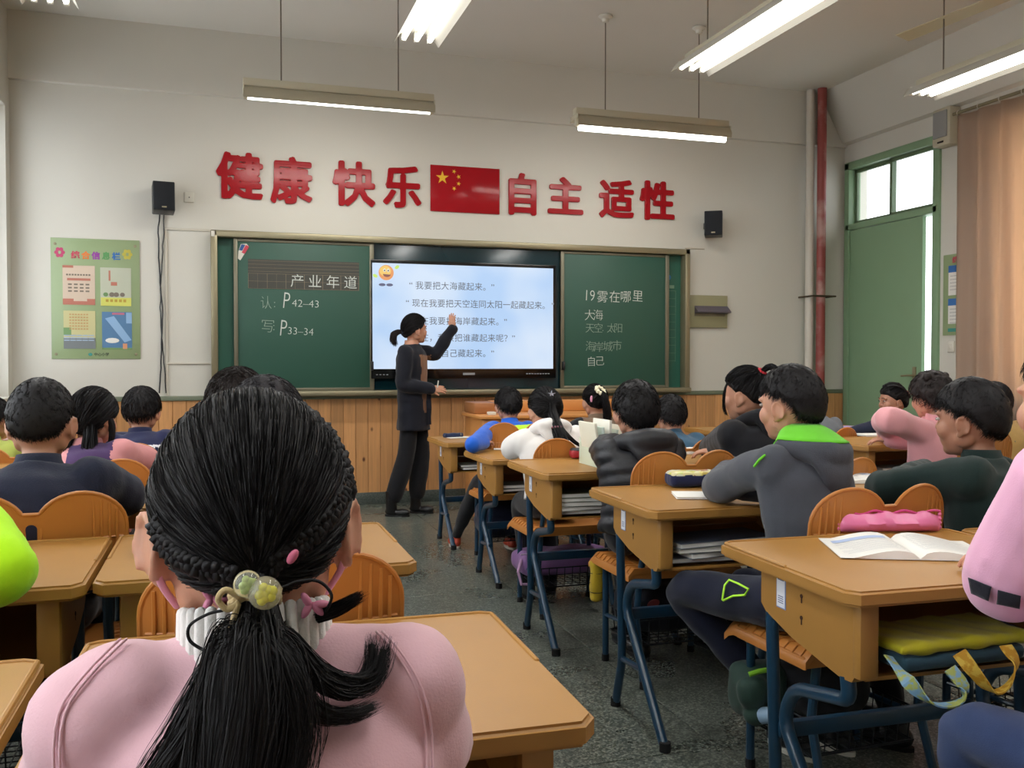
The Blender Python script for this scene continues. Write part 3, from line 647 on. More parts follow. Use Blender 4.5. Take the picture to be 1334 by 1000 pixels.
title = [('综', (196, 60, 90)), ('合', (226, 120, 50)), ('信', (150, 60, 160)), ('息', (90, 150, 90)), ('栏', (50, 110, 180))]
for i, (s, c3) in enumerate(title):
    text_on_wall(s, (PX(.225+.115*i), PZ(.163)), .064, YF-.0085, bb, mat('title_ink_%d' % i, c3, .6), 'title_character', .0022, .0008)
def sheet(u0, v0, u1, v1, m, name='sheet'):
    return bx(name, (PX(u0), YF-.0105, PZ(v1)), (PX(u1), YF-.008, PZ(v0)), m, rt, 0)
YY = YF-.011
def strip(par, u0, v0, u1, v1, m, k=0): return bx('print', (PX(u0), YY-.0008-k*.0006, PZ(v1)), (PX(u1), YY-k*.0006, PZ(v0)), m, par, 0)
def rows(par, u0, u1, v0, n, dv, m, cells=8, gap=.35):
    q = MB(); w = (u1-u0)/cells
    for j in range(n):
        for i in range(cells):
            q.box((PX(u0+i*w), YY-.0016, PZ(v0+j*dv+dv*.45)), (PX(u0+i*w+w*(1-gap)), YY-.0008, PZ(v0+j*dv)))
    obj('print_rows', q, m, par)
s1 = sheet(.13, .225, .49, .55, mat('cream_sheet', (206, 186, 166), .4)); s2 = sheet(.55, .235, .90, .555, mat('pale_sheet', (184, 188, 168), .4))
s3 = sheet(.135, .60, .49, .915, mat('yellow_sheet', (196, 190, 140), .4)); s4 = sheet(.565, .605, .905, .92, mat('blue_sheet', (84, 124, 162), .4))
MR = mat('brick_red_print', (180, 112, 94), .5); MG = mat('print_grey', (122, 112, 100), .6); MGr = mat('print_green', (112, 146, 96), .6)
strip(s1, .13, .225, .25, .245, MR); strip(s1, .18, .33, .44, .35, MR); rows(s1, .17, .45, .295, 1, .03, MG, 9); rows(s1, .19, .45, .375, 3, .028, MG, 4); strip(s1, .13, .52, .49, .55, MR); strip(s1, .13, .50, .25, .52, MR); strip(s1, .40, .50, .49, .52, MR)
strip(s2, .645, .26, .665, .345, MR); strip(s2, .67, .355, .74, .385, MR); strip(s2, .555, .485, .90, .555, mat('print_lime', (206, 206, 100), .6)); rows(s2, .61, .86, .50, 1, .05, mat('print_ochre', (180, 150, 60), .6), 5)
for u, r_ in ((.61, .018), (.68, .02), (.73, .02), (.80, .018)):
    q = MB(); q.ell((PX(u), YY-.0006, PZ(.46)), (W*r_*1.6, .0006, Hh*r_), None, 10, 6); obj('print', q, MGr if u < .65 else MG, s2)
rows(s3, .2, .42, .625, 6, .024, mat('print_brown', (190, 150, 100), .6), 7); strip(s3, .135, .825, .49, .915, mat('print_dark', (116, 122, 124), .6)); rows(s3, .14, .48, .80, 3, .02, mat('print_pale_blue', (160, 180, 200), .6), 5, .1); strip(s3, .135, .74, .22, .80, MGr)
q = MB(); q.ell((PX(.68), YY-.0008, PZ(.845)), (W*.08, .0008, Hh*.022), None, 16, 6); obj('print', q, M_paper, s4)
strip(s4, .565, .905, .905, .92, MGr); strip(s4, .68, .612, .82, .628, mat('print_pink', (190, 110, 130), .6)); q = MB(); q.prism([(PX(.6), PZ(.66)), (PX(.7), PZ(.64)), (PX(.9), PZ(.84)), (PX(.82), PZ(.86))], YY-.0012, YY-.0003, 'y'); obj('print', q, mat('print_light_blue', (140, 176, 212), .6), s4)
strip(s4, .84, .61, .905, .70, mat('print_light_blue', (140, 176, 212), .6), 1); strip(s4, .80, .87, .85, .915, mat('print_orange', (214, 150, 110), .6), 1)
text_on_wall('中心小学', (PX(.47), PZ(.972)), .028, YF-.0085, bb, mat('dark_print', (50, 60, 50), .6), 'footer_text', .0006, .0006)
q = MB(); q.ell((PX(.43), YF-.009, PZ(.962)), (.016, .0008, .013), None, 12, 6); obj('footer_mark', q, mat('teal_print', (60, 140, 130), .6), bb)
for u, v in ((.05, .05), (.95, .05), (.05, .96), (.95, .96)):
    q = MB(); q.lathe([(0, -.004), (.011, -.003), (.011, .003), (0, .004)], (PX(u), YF-.009, PZ(v)), 12, axis='y'); obj('mounting_screw', q, M_alu, rt)
# cartoon flowers either side of the title, kept generic
for u, c3, nm in ((.10, (190, 70, 110), 'pink'), (.86, (186, 176, 70), 'olive')):
    for k in range(6):
        q = MB(); q.ell((PX(u)+.024*math.cos(k*1.05), YF-.009, PZ(.12)+.028*math.sin(k*1.05)), (.015, .0009, .015), None, 10, 6); obj('title_ornament', q, mat(nm+'_ornament', c3, .6), bb)
# right wall: speaker, notice board, switch
rt = thing('wall_loudspeaker', (XR, 6.58, 3.13), 'cream and grey loudspeaker high on the right wall beside the curtain', 'loudspeaker')
bx('cabinet', (XR-.13, 6.48, 3.13), (XR, 6.69, 3.46), M_cream, rt, .02); bx('grille', (XR-.145, 6.505, 3.20), (XR-.128, 6.665, 3.43), mat('grey_grille', (150, 150, 148), .8, bump=.5, bscale=700), rt, .012)
bx('badge', (XR-.134, 6.55, 3.155), (XR-.129, 6.62, 3.17), M_black, rt, .001); bx('bracket', (XR-.05, 6.55, 3.44), (XR-.0, 6.63, 3.50), M_alu2, rt)
rt = thing('side_notice_board', (XR, 6.40, 1.48), 'green notice board with blue headed sheets on the right wall, half behind the curtain', 'notice board')
bb = bx('backing_board', (XR-.010, 6.05, 1.48), (XR, 6.665, 2.19), mat('pale_green_board', (146, 164, 122), .35), rt, .002)
for z0, z1 in ((1.83, 2.09), (1.58, 1.80)):
    s_ = bx('sheet', (XR-.013, 6.33, z0), (XR-.010, 6.60, z1), M_paper, rt, 0); bx('sheet_header', (XR-.0145, 6.33, z1-.06), (XR-.013, 6.60, z1), mat('blue_header', (56, 110, 176), .5), s_, 0)
    q = MB()
    for k in range(5): q.box((XR-.0142, 6.35, z1-.09-k*.03), (XR-.013, 6.58, z1-.093-k*.03))
    obj('print_rows', q, M_ink, s_)
bx('sheet_footer', (XR-.0135, 6.42, 1.51), (XR-.010, 6.60, 1.54), mat('teal_print', (60, 140, 130), .6), rt, 0)
for i, (s, c3) in enumerate(title):
    text_on_wall(s, (6.56-.075*i, 2.115), .06, 0, bb, mat('title_ink_%d' % i, c3, .6), 'title_character', .002, .0008, right=XR-.0105)
q = MB(); q.bbox((XR-.012, 6.53, 1.33), (XR, 6.61, 1.43), .004); sw = tag(obj('light_switch', q, M_white), 'white light switch plate under the right wall notice board', 'switch')
q = MB(); q.bbox((XR-.016, 6.555, 1.36), (XR-.011, 6.585, 1.40), .002); obj('rocker', q, M_white, sw)
# ================================================================== DESKS AND CHAIRS
DW, DD = .70, .55
M_in = mat('desk_box_inside', (150, 88, 44), .6)
def make_desk(zt=.777, vari=0):
    """student desk; local origin: centre of footprint on the floor, pupil side is -y"""
    root = thing('school_desk', (0, 0, 0), 'x', 'desk'); t = .034; hw, hd = DW/2, DD/2
    dz = zt-.777
    # top: slab with clipped near corners, rounded rim
    bm = bmesh.new(); c = .028
    P = [(-hw, -hd+c), (-hw+c*.8, -hd), (hw-c*.8, -hd), (hw, -hd+c), (hw, hd-.012), (hw-.02, hd), (-hw+.02, hd), (-hw, hd-.012)]
    vs = [bm.verts.new((x, y, zt-t)) for x, y in P]; f = bm.faces.new(vs); r = bmesh.ops.extrude_face_region(bm, geom=[f])
    for v in [g for g in r['geom'] if isinstance(g, bmesh.types.BMVert)]: v.co.z = zt
    bmesh.ops.recalc_face_normals(bm, faces=bm.faces[:]); bmesh.ops.bevel(bm, geom=[e for e in bm.edges if abs(e.verts[0].co.z-e.verts[1].co.z) < 1e-4], offset=.0065, segments=3, affect='EDGES')
    me = bpy.data.meshes.new('tabletop'); bm.to_mesh(me); bm.free(); shade(me, 40); top = link('tabletop', me, M_plastic, root)
    q = MB(); pts = [(-hw+.008, -.02), (-hw+.008, hd-.02), (-hw+.028, hd-.008), (hw-.028, hd-.008), (hw-.008, hd-.02), (hw-.008, -.02)]
    q.tube([(x, y, zt-.0005) for x, y in pts], .0045, 8, round_ends=True); obj('pencil_rim', q, M_plastic, root)
    # box: side panels with slanting foot, front panel, bottom, jambs
    za = zt-t; 
    side = [(-.23, za), (.155, za), (.155, .648+dz), (.135, .632+dz), (.02, .598+dz), (-.17, .565+dz), (-.205, .568+dz), (-.228, .60+dz)]
    for s in (-1, 1):
        q = MB(); q.prism(side, s*(hw-.052), s*(hw-.078), 'x'); p = obj('side_panel', q, M_plastic, root)
        q = MB()
        for zz in (.705, .655):
            q.lathe([(0, 0), (.005, 0), (.005, .0015), (0, .0015)], (0, 0, 0), 8); q.v[-32:] = [(s*(hw-.0518)+(s*w_), -.02+u_, zz+dz+v_) for u_, v_, w_ in q.v[-32:]]
            q.box((s*(hw-.0518), -.022, zz-.016+dz), (s*(hw-.051), -.018, zz+dz))
        obj('key_slot', q, mat('slot_dark', (60, 32, 16), .8), p)
        q = MB(); q.bbox((s*(hw-.098), -.236, .578+dz), (s*(hw-.050), -.205, za), .009); obj('jamb', q, M_plastic, root)
    s = -1; q = MB(); q.bbox((-hw+.0510, .045, .655+dz), (-hw+.0522, .085, .735+dz), .0004, 1); lb = obj('asset_label', q, mat('label_blue_edge', (120, 140, 190), .5), root)
    q = MB(); q.box((-hw+.0504, .048, .658+dz), (-hw+.0511, .082, .732+dz)); lf = obj('label_face', q, mat('label_white', (222, 224, 232), .5), lb)
    q = MB()
    for k in range(4): q.box((-hw+.0500, .054, .668+k*.005+dz), (-hw+.0505, .076, .670+k*.005+dz))
    q.box((-hw+.0500, .052, .722+dz), (-hw+.0505, .078, .727+dz)); obj('label_print', q, mat('label_ink', (96, 104, 140), .6), lb)
    q = MB(); q.box((-hw+.075, .14, .645+dz), (hw-.075, .152, za)); q.prism([(-.22, .572+dz), (-.17, .567+dz), (.02, .60+dz), (.15, .634+dz), (.15, .642+dz), (.02, .608+dz), (-.17, .575+dz), (-.22, .580+dz)], -hw+.075, hw-.075, 'x')
    obj('storage_box', q, M_plastic, root)
    for s in (-1, 1):
        x = s*(hw-.066); zs = dz
        def fil(pts, r=.03, n=4):
            o = [Vector(pts[0])]
            for i in range(1, len(pts)-1):
                a, b, c_ = Vector(pts[i-1]), Vector(pts[i]), Vector(pts[i+1]); d1 = (a-b); d2 = (c_-b); rr = min(r, d1.length*.45, d2.length*.45)
                p1 = b+d1.normalized()*rr; p2 = b+d2.normalized()*rr
                for k in range(n+1): u = k/n; o.append(p1*(1-u)**2+b*2*u*(1-u)+p2*u*u)
            o.append(Vector(pts[-1])); return o
        q = MB(); q.tube(fil([(x, .128, .630+dz), (x, .105, .19), (x, .165, .012)], .05), .0155, 12); obj('leg', q, M_steel, root)
        q = MB(); q.tube(fil([(x, -.172, .570+dz), (x, -.180, .52+dz), (x, .03, .475+dz), (x, .075, .385+dz), (x, -.24, .012)], .05, 5), .0165, 12); obj('leg', q, M_steel, root)
        q = MB(); q.tube([(x, .11, .19), (x, -.085, .205)], .011, 8); obj('leg_brace', q, M_steel, root)
        for y in (.166, -.244):
            q = MB(); q.tube([(x, y, 0), (x, y, .03)], .0185, 12); obj('foot_cap', q, M_rubber, root)
    q = MB(); q.bbox((-hw+.066, .085, .33+dz), (hw-.066, .11, .37+dz), .006); obj('cross_bar', q, M_steel, root)
    return root
def outline(pts, n=8):
    return pts
def make_chair():
    """chair; local origin centre of the seat on the floor, sitter faces +y, back at -y"""
    root = thing('school_chair', (0, 0, 0), 'x', 'chair')
    zs = .47; hw = .225
    # seat with rolled front, ribs at the sides
    nx, ny = 20, 16; V = []; q = MB()
    for layer in (0, 1):
        for j in range(ny+1):
            y = -.19+.40*j/ny
            for i in range(nx+1):
                x = -hw+2*hw*i/nx; e = abs(x)/hw; 
                z = zs-.012*(1-e**2)*(1-((y)/.22)**2)+(-.03*max(0, (y-.15)/.06)**2)
                z += -.028*max(0, (e-.9)/.1)**2
                if layer: z -= .022
                V.append((x, y, z))
    f = []; W = nx+1; S = (ny+1)*W
    for j in range(ny):
        for i in range(nx):
            a = j*W+i; f.append((a, a+1, a+W+1, a+W)); f.append((S+a, S+a+W, S+a+W+1, S+a+1))
    for i in range(nx): f.append((i, S+i, S+i+1, i+1)); a = ny*W+i; f.append((a, a+1, S+a+1, S+a))
    for j in range(ny): a = j*W; f.append((a, a+W, S+a+W, S+a)); a = j*W+nx; f.append((a, S+a, S+a+W, a+W))
    q.add(V, f); obj('seat', q, M_chairp, root, ang=60)
    q = MB()
    for s in (-1, 1):
        for k in range(9):
            y = -.16+k*.038; q.tube([(s*(hw-.005), y, zs-.018), (s*(hw-.02), y, zs-.0015), (s*(hw-.055), y, zs-.002), (s*(hw-.075), y, zs-.008)], [.002, .0032, .0032, .002], 6)
        q.bbox((s*(hw-.008)-.006, -.18, zs-.055), (s*(hw-.008)+.006, .15, zs-.018), .005)
    q.bbox((-hw+.01, -.185, zs-.05), (hw-.01, -.17, zs-.015), .004)
    obj('seat_ribs', q, M_chairp, root)
    # back: two-lobed plate with centre slot and side slits, bent round the sitter
    top = []; n = 14
    def arc(cx, cz, rx, rz, a0, a1, n): return [(cx+rx*math.cos(a0+(a1-a0)*i/n), cz+rz*math.sin(a0+(a1-a0)*i/n)) for i in range(n+1)]
    zb = .655
    right = arc(.108, .83, .100, .10, math.radians(148), math.radians(0), 14)      # centre -> outer
    right = [(.018, .876)]+[(x, z) for x, z in right if x > .022]+[(.208, .76), (.200, .70), (.175, .665), (.12, zb)]
    left = [(-x, z) for x, z in right][::-1]
    out = left+right
    polys = [out, arc(0, .818, .0155, .030, 0, 2*PI-.4, 14)]
    polys[1] = [(.0145*math.cos(a)+0, (.835 if math.sin(a) >= 0 else .80)+.0145*math.sin(a)) for a in [2*PI*i/16 for i in range(16)]]
    for s in (-1, 1):
        for x0 in (.138, .156, .174):
            zt_ = .83+.10*math.sqrt(max(0, 1-((x0+.005-.108)/.1)**2))-.02
            pass
    me = curve_plate(polys, .0035, .0015)
    bm = bmesh.new(); bm.from_mesh(me); bmesh.ops.remove_doubles(bm, verts=bm.verts, dist=.0004)
    for xx in [-.18, -.14, -.1, -.06, -.03, 0, .03, .06, .1, .14, .18]:
        bmesh.ops.bisect_plane(bm, geom=bm.verts[:]+bm.edges[:]+bm.faces[:], plane_co=(xx, 0, 0), plane_no=(1, 0, 0))
    def bend(x, z): return -.195-.035*((z-.655)/.27)+.9*x*x
    for v in bm.verts: x, z, t = v.co; v.co = (x, bend(x, z)-t, z)
    bm.to_mesh(me); bm.free(); shade(me, 40); bk = link('backrest', me, M_chairp, root)
    q = MB()
    q.tube([(x, bend(x, z)-.002, z) for x, z in out], .0055, 8, closed=True)
    q.tube([(.021*math.cos(a), bend(0, .82)-.003, (.835 if math.sin(a) >= 0 else .80)+.021*math.sin(a)) for a in [2*PI*i/20 for i in range(20)]], .0045, 6, closed=True)
    obj('backrest_rim', q, M_chairp, root)
    q = MB()
    for s in (-1, 1):
        for z, dz in ((.788, .012), (.735, .012)):
            P = []; 
            for i in range(9): x = s*(.024+.11*i/8); P.append((x, bend(x, z)-.006, z+dz*(i/8)**2))
            q.tube(P, .0038, 6, round_ends=True)
            q.tube([(s*x, bend(x, z)-.007, z+dz) for x in (.135, .16, .185, .200)], .0034, 6)
        for x0 in (.1355, .1525, .1705, .1865): q.tube([(s*x0, bend(x0, .74)-.006, .72), (s*x0, bend(x0, .88)-.006, .83+.10*math.sqrt(max(0, 1-((x0-.108)/.1)**2))-.012)], .0038, 6)
    obj('backrest_rib', q, M_chairp, root)
    for s in (-1, 1):
        x = s*.165
        q = MB(); q.tube([(s*.182, .135, .012), (s*.182, .135, .40), (s*.175, .11, .438), (x, .05, .442), (x, -.16, .442)], .0125, 10); obj('leg', q, M_steel, root)
        q = MB(); q.tube([(s*.178, -.215, .012), (s*.172, -.14, .25), (x, -.155, .44), (x, -.20, .56), (x*.98, bend(x, .70)-.014, .72)], .0125, 10); obj('leg', q, M_steel, root)
        q = MB(); q.tube([(s*.182, .135, .2), (s*.175, -.15, .22)], .009, 8); obj('stretcher', q, M_steel, root)
        q = MB(); q.bbox((x-.014, bend(x, .7)-.035, .655), (x+.014, bend(x, .7)-.006, .735), .008); obj('back_clip', q, M_chairp, root)
        for y, X in ((.135, s*.182), (-.218, s*.178)):
            q = MB(); q.tube([(X, y, 0), (X, y, .028)], .0145, 10); obj('foot_cap', q, M_rubber, root)
    q = MB(); q.tube([(-.165, .04, .436), (.165, .04, .436)], .011, 8); q.tube([(-.165, -.14, .436), (.165, -.14, .436)], .011, 8); obj('seat_bearer', q, M_steel, root)
    # wire basket under the seat
    q = MB(); z0, z1 = .14, .24
    for k in range(9):
        x = -.155+.31*k/8; q.tube([(x, -.13, z1), (x, -.12, z0), (x, .11, z0), (x, .12, z1)], .0022, 5)
    for k in range(7):
        y = -.12+.23*k/6; q.tube([(-.165, y, z1), (-.155, y, z0), (.155, y, z0), (.165, y, z1)], .0022, 5)
    for z in (z0, z1): q.tube([(-.165, -.13, z), (.165, -.13, z), (.165, .12, z), (-.165, .12, z)], .0035, 6, closed=True)
    obj('wire_basket', q, mat('basket_wire', (30, 34, 40), .4, metal=.4), root)
    return root
desk0 = make_desk(.777); deskB = make_desk(.712); chair0 = make_chair()
used = {'d': False, 'b': False, 'c': False}
def put(proto, key, x, y, rz, label, group, s=1):
    if not used[key]: used[key] = True; o = proto
    else: o = copy_tree(proto)
    o.location = (x, y, 0); o.rotation_euler = (0, 0, math.radians(rz)); o.scale = (s*1.09, s, s*.965) if key == 'c' else (s, s, s); o['label'] = label; o['group'] = group; return o
GD = 'orange topped blue legged school desks'; GC = 'orange two lobed school chairs'
hw, hd = DW/2, DD/2
DK = {}
def D(key, x0, y0, label, low=False, rz=0):   # x0,y0: near left corner
    DK[key] = (x0, y0, .712 if low else .777)
    return put(deskB if low else desk0, 'b' if low else 'd', x0+hw, y0+hd, rz, label, GD)
D('R1', 1.215, 1.535, 'nearest aisle desk, with open workbook, pink pencil case and yellow bag inside', rz=-2)
D('R2', 1.285, 2.59, 'second aisle desk, with navy pencil case, in front of the boy in the grey hoodie', rz=-1.5)
D('R3', 1.285, 3.60, 'third aisle desk, with upright book rack, in front of the black puffer jacket', rz=-1)
D('R4', 1.385, 4.79, 'fourth aisle desk, lower, in front of the white hoodie girl', True)
D('R5', 1.40, 5.88, 'frontmost aisle desk, lower, nearest the teacher', True)
D('S1', 1.935, 1.50, 'desk at the lower right edge beside the nearest aisle desk')
D('S2', 2.005, 2.56, 'desk in front of the boy in dark green, holding an open book')
D('S3', 2.005, 3.58, 'desk holding a pink book, in front of the girl in the black jacket')
D('S4', 2.105, 4.78, 'low desk in front of the boy in the blue shirt', True)
D('S5', 2.12, 5.87, 'low front desk before the girl with the cream hair tie', True)
D('T1', 3.42, 4.25, 'desk with purple pencil case, under the arm of the child in the pink fleece', rz=-3)
D('T2', 3.62, 5.20, 'desk before the child in yellow, in the block by the door', True)
D('T3', 3.58, 6.15, 'empty looking front desk right of the board, its corner showing past the black jacket', True)
D('U1', 4.14, 4.22, 'desk at the right edge under the drawn curtain, purple case on it')
D('U2', 4.34, 5.25, 'desk before the child with braided hair in navy', True)
D('U3', 4.30, 6.15, 'front desk nearest the green door', True)
D('C1', -.225, 1.10, 'foreground desk right of the girl in the pink sweatshirt, its corner bare', rz=-1.5)
D('C2', -.262, 2.10, 'desk directly ahead of the foreground girl, corner showing past her head')
D('C3', -.262, 3.13, 'left block desk before the dark haired pupil behind the foreground girl')
D('C4', -.262, 4.15, 'left block desk before the boy in navy with white stripes')
D('C5', -.262, 5.17, 'frontmost desk of the left block')
D('A1', -.965, 1.04, 'desk at the lower left edge, only its corner in view')
D('A2', -.975, 2.09, 'left desk under the lime green sleeve')
D('A3', -.975, 3.13, 'left desk before the boy in the navy sweater')
D('A4', -.975, 4.15, 'left desk before the girl with long black hair')
D('A5', -.975, 5.17, 'front left desk below the green notice board')
CH = {}
def Cc(key, x, y, label, rz=0, s=1): CH[key] = (x, y); return put(chair0, 'c', x, y+.2*s, rz, label, GC, s)
# x, y of the back
Cc('R1', 1.45, .66, 'chair of the girl in pink at the right edge')
Cc('R2', 1.745, 2.12, 'large two lobed chair behind the pink pencil case, under the boy in the grey hoodie', rz=2)
Cc('R3', 1.72, 3.18, 'chair of the boy in the black puffer jacket, lobes showing behind the navy pencil case')
Cc('R4', 1.665, 4.19, 'chair of the girl in the white hoodie, behind her black ponytail', s=.97)
Cc('R5', 1.76, 5.38, 'chair of the boy in the blue and lime jacket', s=.97)
Cc('S2', 2.46, 2.09, 'chair of the boy in dark green beside the grey hoodie boy')
Cc('S3', 2.36, 3.14, 'chair with its right lobe showing between grey hoodie and dark green sleeve', s=.95)
Cc('S4', 2.25, 4.17, 'chair of the boy in the blue shirt, lobes showing beside the pink book', s=.95)
Cc('S5', 2.29, 5.37, 'chair of the girl with the cream hair tie', s=.93)
Cc('T1', 3.55, 3.62, 'chair under the child in the pink fleece')
Cc('T2', 3.60, 4.84, 'chair behind the desk with the purple pencil case, beside the yellow sleeve', s=.93)
Cc('U1', 4.32, 4.02, 'chair at the right edge with its lobe showing under the curtain', s=.96)
Cc('U2', 4.50, 4.82, 'chair of the child with braided hair in navy', s=.9)
Cc('C1', .06, .36, 'chair of the girl in the pink sweatshirt in the foreground')
Cc('C2', .095, 1.675, 'two lobed chair showing on both sides of the foreground girl', rz=-1)
Cc('C3', .03, 2.68, 'chair of the pupil whose dark head shows just above the foreground girl')
Cc('C4', -0.235, 3.71, 'chair in the middle of the left block by the pink jacket sleeve', s=.98)
Cc('C5', -.27, 4.74, 'chair of the boy in navy with white stripes', s=.95)
Cc('A1', -0.74, 1.62, 'chair of the child with the lime green sleeve')
Cc('A2', -0.475, 2.67, 'two lobed chair at the left edge behind the boy in the navy sweater', rz=1)
Cc('A4', -.9, 4.72, 'chair at the far left by the window curtain', s=.95)
# teacher's desk by the board
rt = thing('teacher_desk', (2.5, 7.0, 0), 'long light wooden teacher\'s desk with a raised back below the screen', 'desk'); M_tw = mat('teacher_desk_wood', (206, 140, 76), .4, var=.1, vscale=6)
bx('desk_body', (1.93, 6.86, 0), (3.22, 7.38, .80), M_tw, rt, .01); bx('desk_top', (1.90, 6.83, .80), (3.25, 7.40, .83), M_tw, rt, .008)
bx('raised_back', (2.12, 7.30, .83), (3.25, 7.38, .925), M_tw, rt, .01); bx('console_box', (1.92, 7.05, .83), (2.12, 7.38, .92), mat('console_brown', (160, 104, 60), .4), rt, .012)
bx('desk_panel', (2.0, 6.85, .12), (2.55, 6.862, .72), mat('teacher_panel', (190, 126, 66), .4), rt, .003); bx('desk_panel', (2.6, 6.85, .12), (3.15, 6.862, .72), mat('teacher_panel', (190, 126, 66), .4), rt, .003)
bx('chalk_box', (1.99, 6.88, .831), (2.05, 6.94, .855), M_white, rt, .003)
tag(bpy.context.scene.objects.get('chalk_box')) 
# ================================================================== THINGS ON AND IN THE DESKS
def sheet_stack(name, c, w, d, h, rz, m, label, cat, group=None, n=3, lean=0):
    rt = thing(name, c, label, cat, group); rt.rotation_euler = (0, 0, math.radians(rz))
    r = random.Random(int(c[0]*100)+int(c[1]*100))
    q = MB(); q.bbox((-w/2, -d/2, 0), (w/2, d/2, h), .0015, 1); o = obj('page_block', q, M_paper, rt, (0, 0, 0))
    q = MB(); q.bbox((-w/2-.003, -d/2-.003, -.001+.001), (w/2+.003, d/2+.003, .0012), .0003, 1); q.bbox((-w/2-.003, -d/2-.003, h), (w/2+.003, d/2+.003, h+.0012), .0003, 1); obj('cover', q, m, rt, (0, 0, 0))
    return rt
def open_book(c, w, d, rz, label, lift=.016, tone=None, name='open_book', group=None):
    rt = thing(name, c, label, 'book', group); rt.rotation_euler = (0, 0, math.radians(rz)); r = random.Random(5)
    for s in (-1, 1):
        V = []; n = 12; q = MB()
        for layer in (0, 1):
            for i in range(n+1):
                t = i/n; x = s*t*w/2; z = lift*(math.sin(PI*min(1, t*1.15)**.6)*.9+.12*(1-t)) if layer else 0
                z = max(z, .002) if layer else 0
                for y in (-d/2, d/2): V.append((x, y+(.004*math.sin(t*5) if layer else 0), z))
        f = []; B = 2*(n+1)
        for i in range(n):
            a = 2*i; f += [(a, a+1, a+3, a+2), (B+a, B+a+2, B+a+3, B+a+1), (a, a+2, B+a+2, B+a), (a+1, B+a+1, B+a+3, a+3)]
        f += [(0, B, B+1, 1), (2*n, 2*n+1, B+2*n+1, B+2*n)]; q.add(V, f); pg = obj('page', q, M_paper, rt, (0, 0, 0), ang=50)
        q = MB()
        def zz(x): t = abs(x)/(w/2); return max(lift*(math.sin(PI*min(1, t*1.15)**.6)*.9+.12*(1-t)), .002)+.0006
        rows_ = int(d/.014)
        for k in range(2, rows_-1):
            y = d/2-k*.0135; x0 = s*.02; x1 = s*(w/2-.02-r.random()*.03*(k % 3 == 0))
            if s < 0 and k < 6: continue
            P = [x0+(x1-x0)*i/6 for i in range(7)]; vv = []
            for x in P: vv += [(x, y, zz(x)), (x, y+.0016, zz(x))]
            q.add(vv, [(2*i, 2*i+1, 2*i+3, 2*i+2) for i in range(6)])
        obj('print_rows', q, mat('faded_ink', (150, 154, 170), .8), pg)
        if s < 0 or tone:
            q = MB(); P = [s*.03+(s*(w/2-.05))*i/6 for i in range(7)]; vv = []
            for x in P: vv += [(x, d/2-.075, zz(x)), (x, d/2-.045, zz(x))]
            q.add(vv, [(2*i, 2*i+1, 2*i+3, 2*i+2) for i in range(6)]); obj('printed_band', q, mat('pale_blue_print', (168, 184, 216), .8), pg)
    return rt
def soft(parts, vox, it=6):   # organic object from ellipsoids
    q = MB()
    for c, r in parts: q.ell(c, r, None, 16, 10)
    return remesh(q, vox, it)
def pouch(name, c, L_, W_, H_, rz, m, label, zipm, pattern=None, cat='pencil case', group=None):
    rt = thing(name, c, label, cat, group); rt.rotation_euler = (0, 0, math.radians(rz))
    q = MB(); q.bbox((-L_/2, -W_/2, 0), (L_/2, W_/2, H_), min(H_, W_)*.38, 4); me = remesh(q, max(.0035, H_/14), 4)
    a = getco(me); no = getno(me); a = a+no*(np.sin(a[:, 0]*90+a[:, 1]*60)*np.sin(a[:, 1]*110)*.0018)[:, None]; a[:, 2] = np.maximum(a[:, 2], 0); setco(me, a)
    me.materials.clear(); o = link('pouch_body', me, [m]+([pattern] if pattern else []), rt, (0, 0, 0))
    if pattern:
        me.materials.append(pattern)
        for p in me.polygons:
            if p.normal.z > .4: p.material_index = 1
    q = MB(); P = [(-L_/2*.97+L_*.97*i/14, -W_/2*.9*math.sin(PI*i/14)**.15 if 0 < i < 14 else 0, H_*.62) for i in range(15)]; q.tube(P, .0022, 6); z = obj('zip', q, zipm, rt, (0, 0, 0))
    q = MB(); q.bbox((L_*.30, -W_/2-.006, H_*.5), (L_*.30+.006, -W_/2+.002, H_*.5+.016), .001); obj('zip_pull', q, M_alu, rt, (0, 0, 0))
    return rt
Z1_ = .778
p = Pz(1178, 716, Z1_); open_book((p.x, p.y, Z1_+.001), .36, .245, -24, 'open exercise book with grey printed lines on the nearest aisle desk', .02)
rt = thing('workbook_stack', (p.x+.02, p.y-.01, Z1_), 'second open booklet', 'book'); bpy.data.objects.remove(rt)
p = Pz(1165, 694, Z1_); 
rt = thing('pink_pencil_case', (p.x, p.y+.02, Z1_+.001), 'glossy pink fabric pencil case behind the open exercise book on the nearest desk', 'pencil case'); rt.rotation_euler = (0, 0, math.radians(-14))
M_pk = mat('pink_satin', (226, 120, 164), .35, var=.1, vscale=30); M_pkd = mat('deep_pink_trim', (206, 70, 130), .4)
V = []; q = MB(); n = 30; K = 12
for i in range(n+1):
    u = i/n; x = -.14+.28*u; h = (.052+.003*math.sin(u*17)+.002*math.sin(u*31))*(1-.15*abs(2*u-1)**6); w_ = .030*(1-.75*abs(2*u-1)**5)+.001*math.sin(u*23)
    V.append([(x, w_*math.cos(a)*(1 if math.sin(a) < .3 else .45), max(0, h*(.5+.5*math.sin(a)))) for a in [2*PI*k/K for k in range(K)]])
q.rings(V); obj('pouch_body', q, M_pk, rt, (0, 0, 0), ang=70)
q = MB(); q.tube([(-.142+.284*i/24, .003*math.sin(i), .052+.005*math.sin(i*.9)) for i in range(25)], .0035, 6); obj('ruffled_trim', q, M_pkd, rt, (0, 0, 0))
for s in (-1, 1):
    q = MB(); q.tube([(s*.142, .0, .0+.006*k+.004) for k in range(9)], [.003+.003*(k % 2) for k in range(9)], 6); obj('frilled_end', q, M_pk, rt, (0, 0, 0))
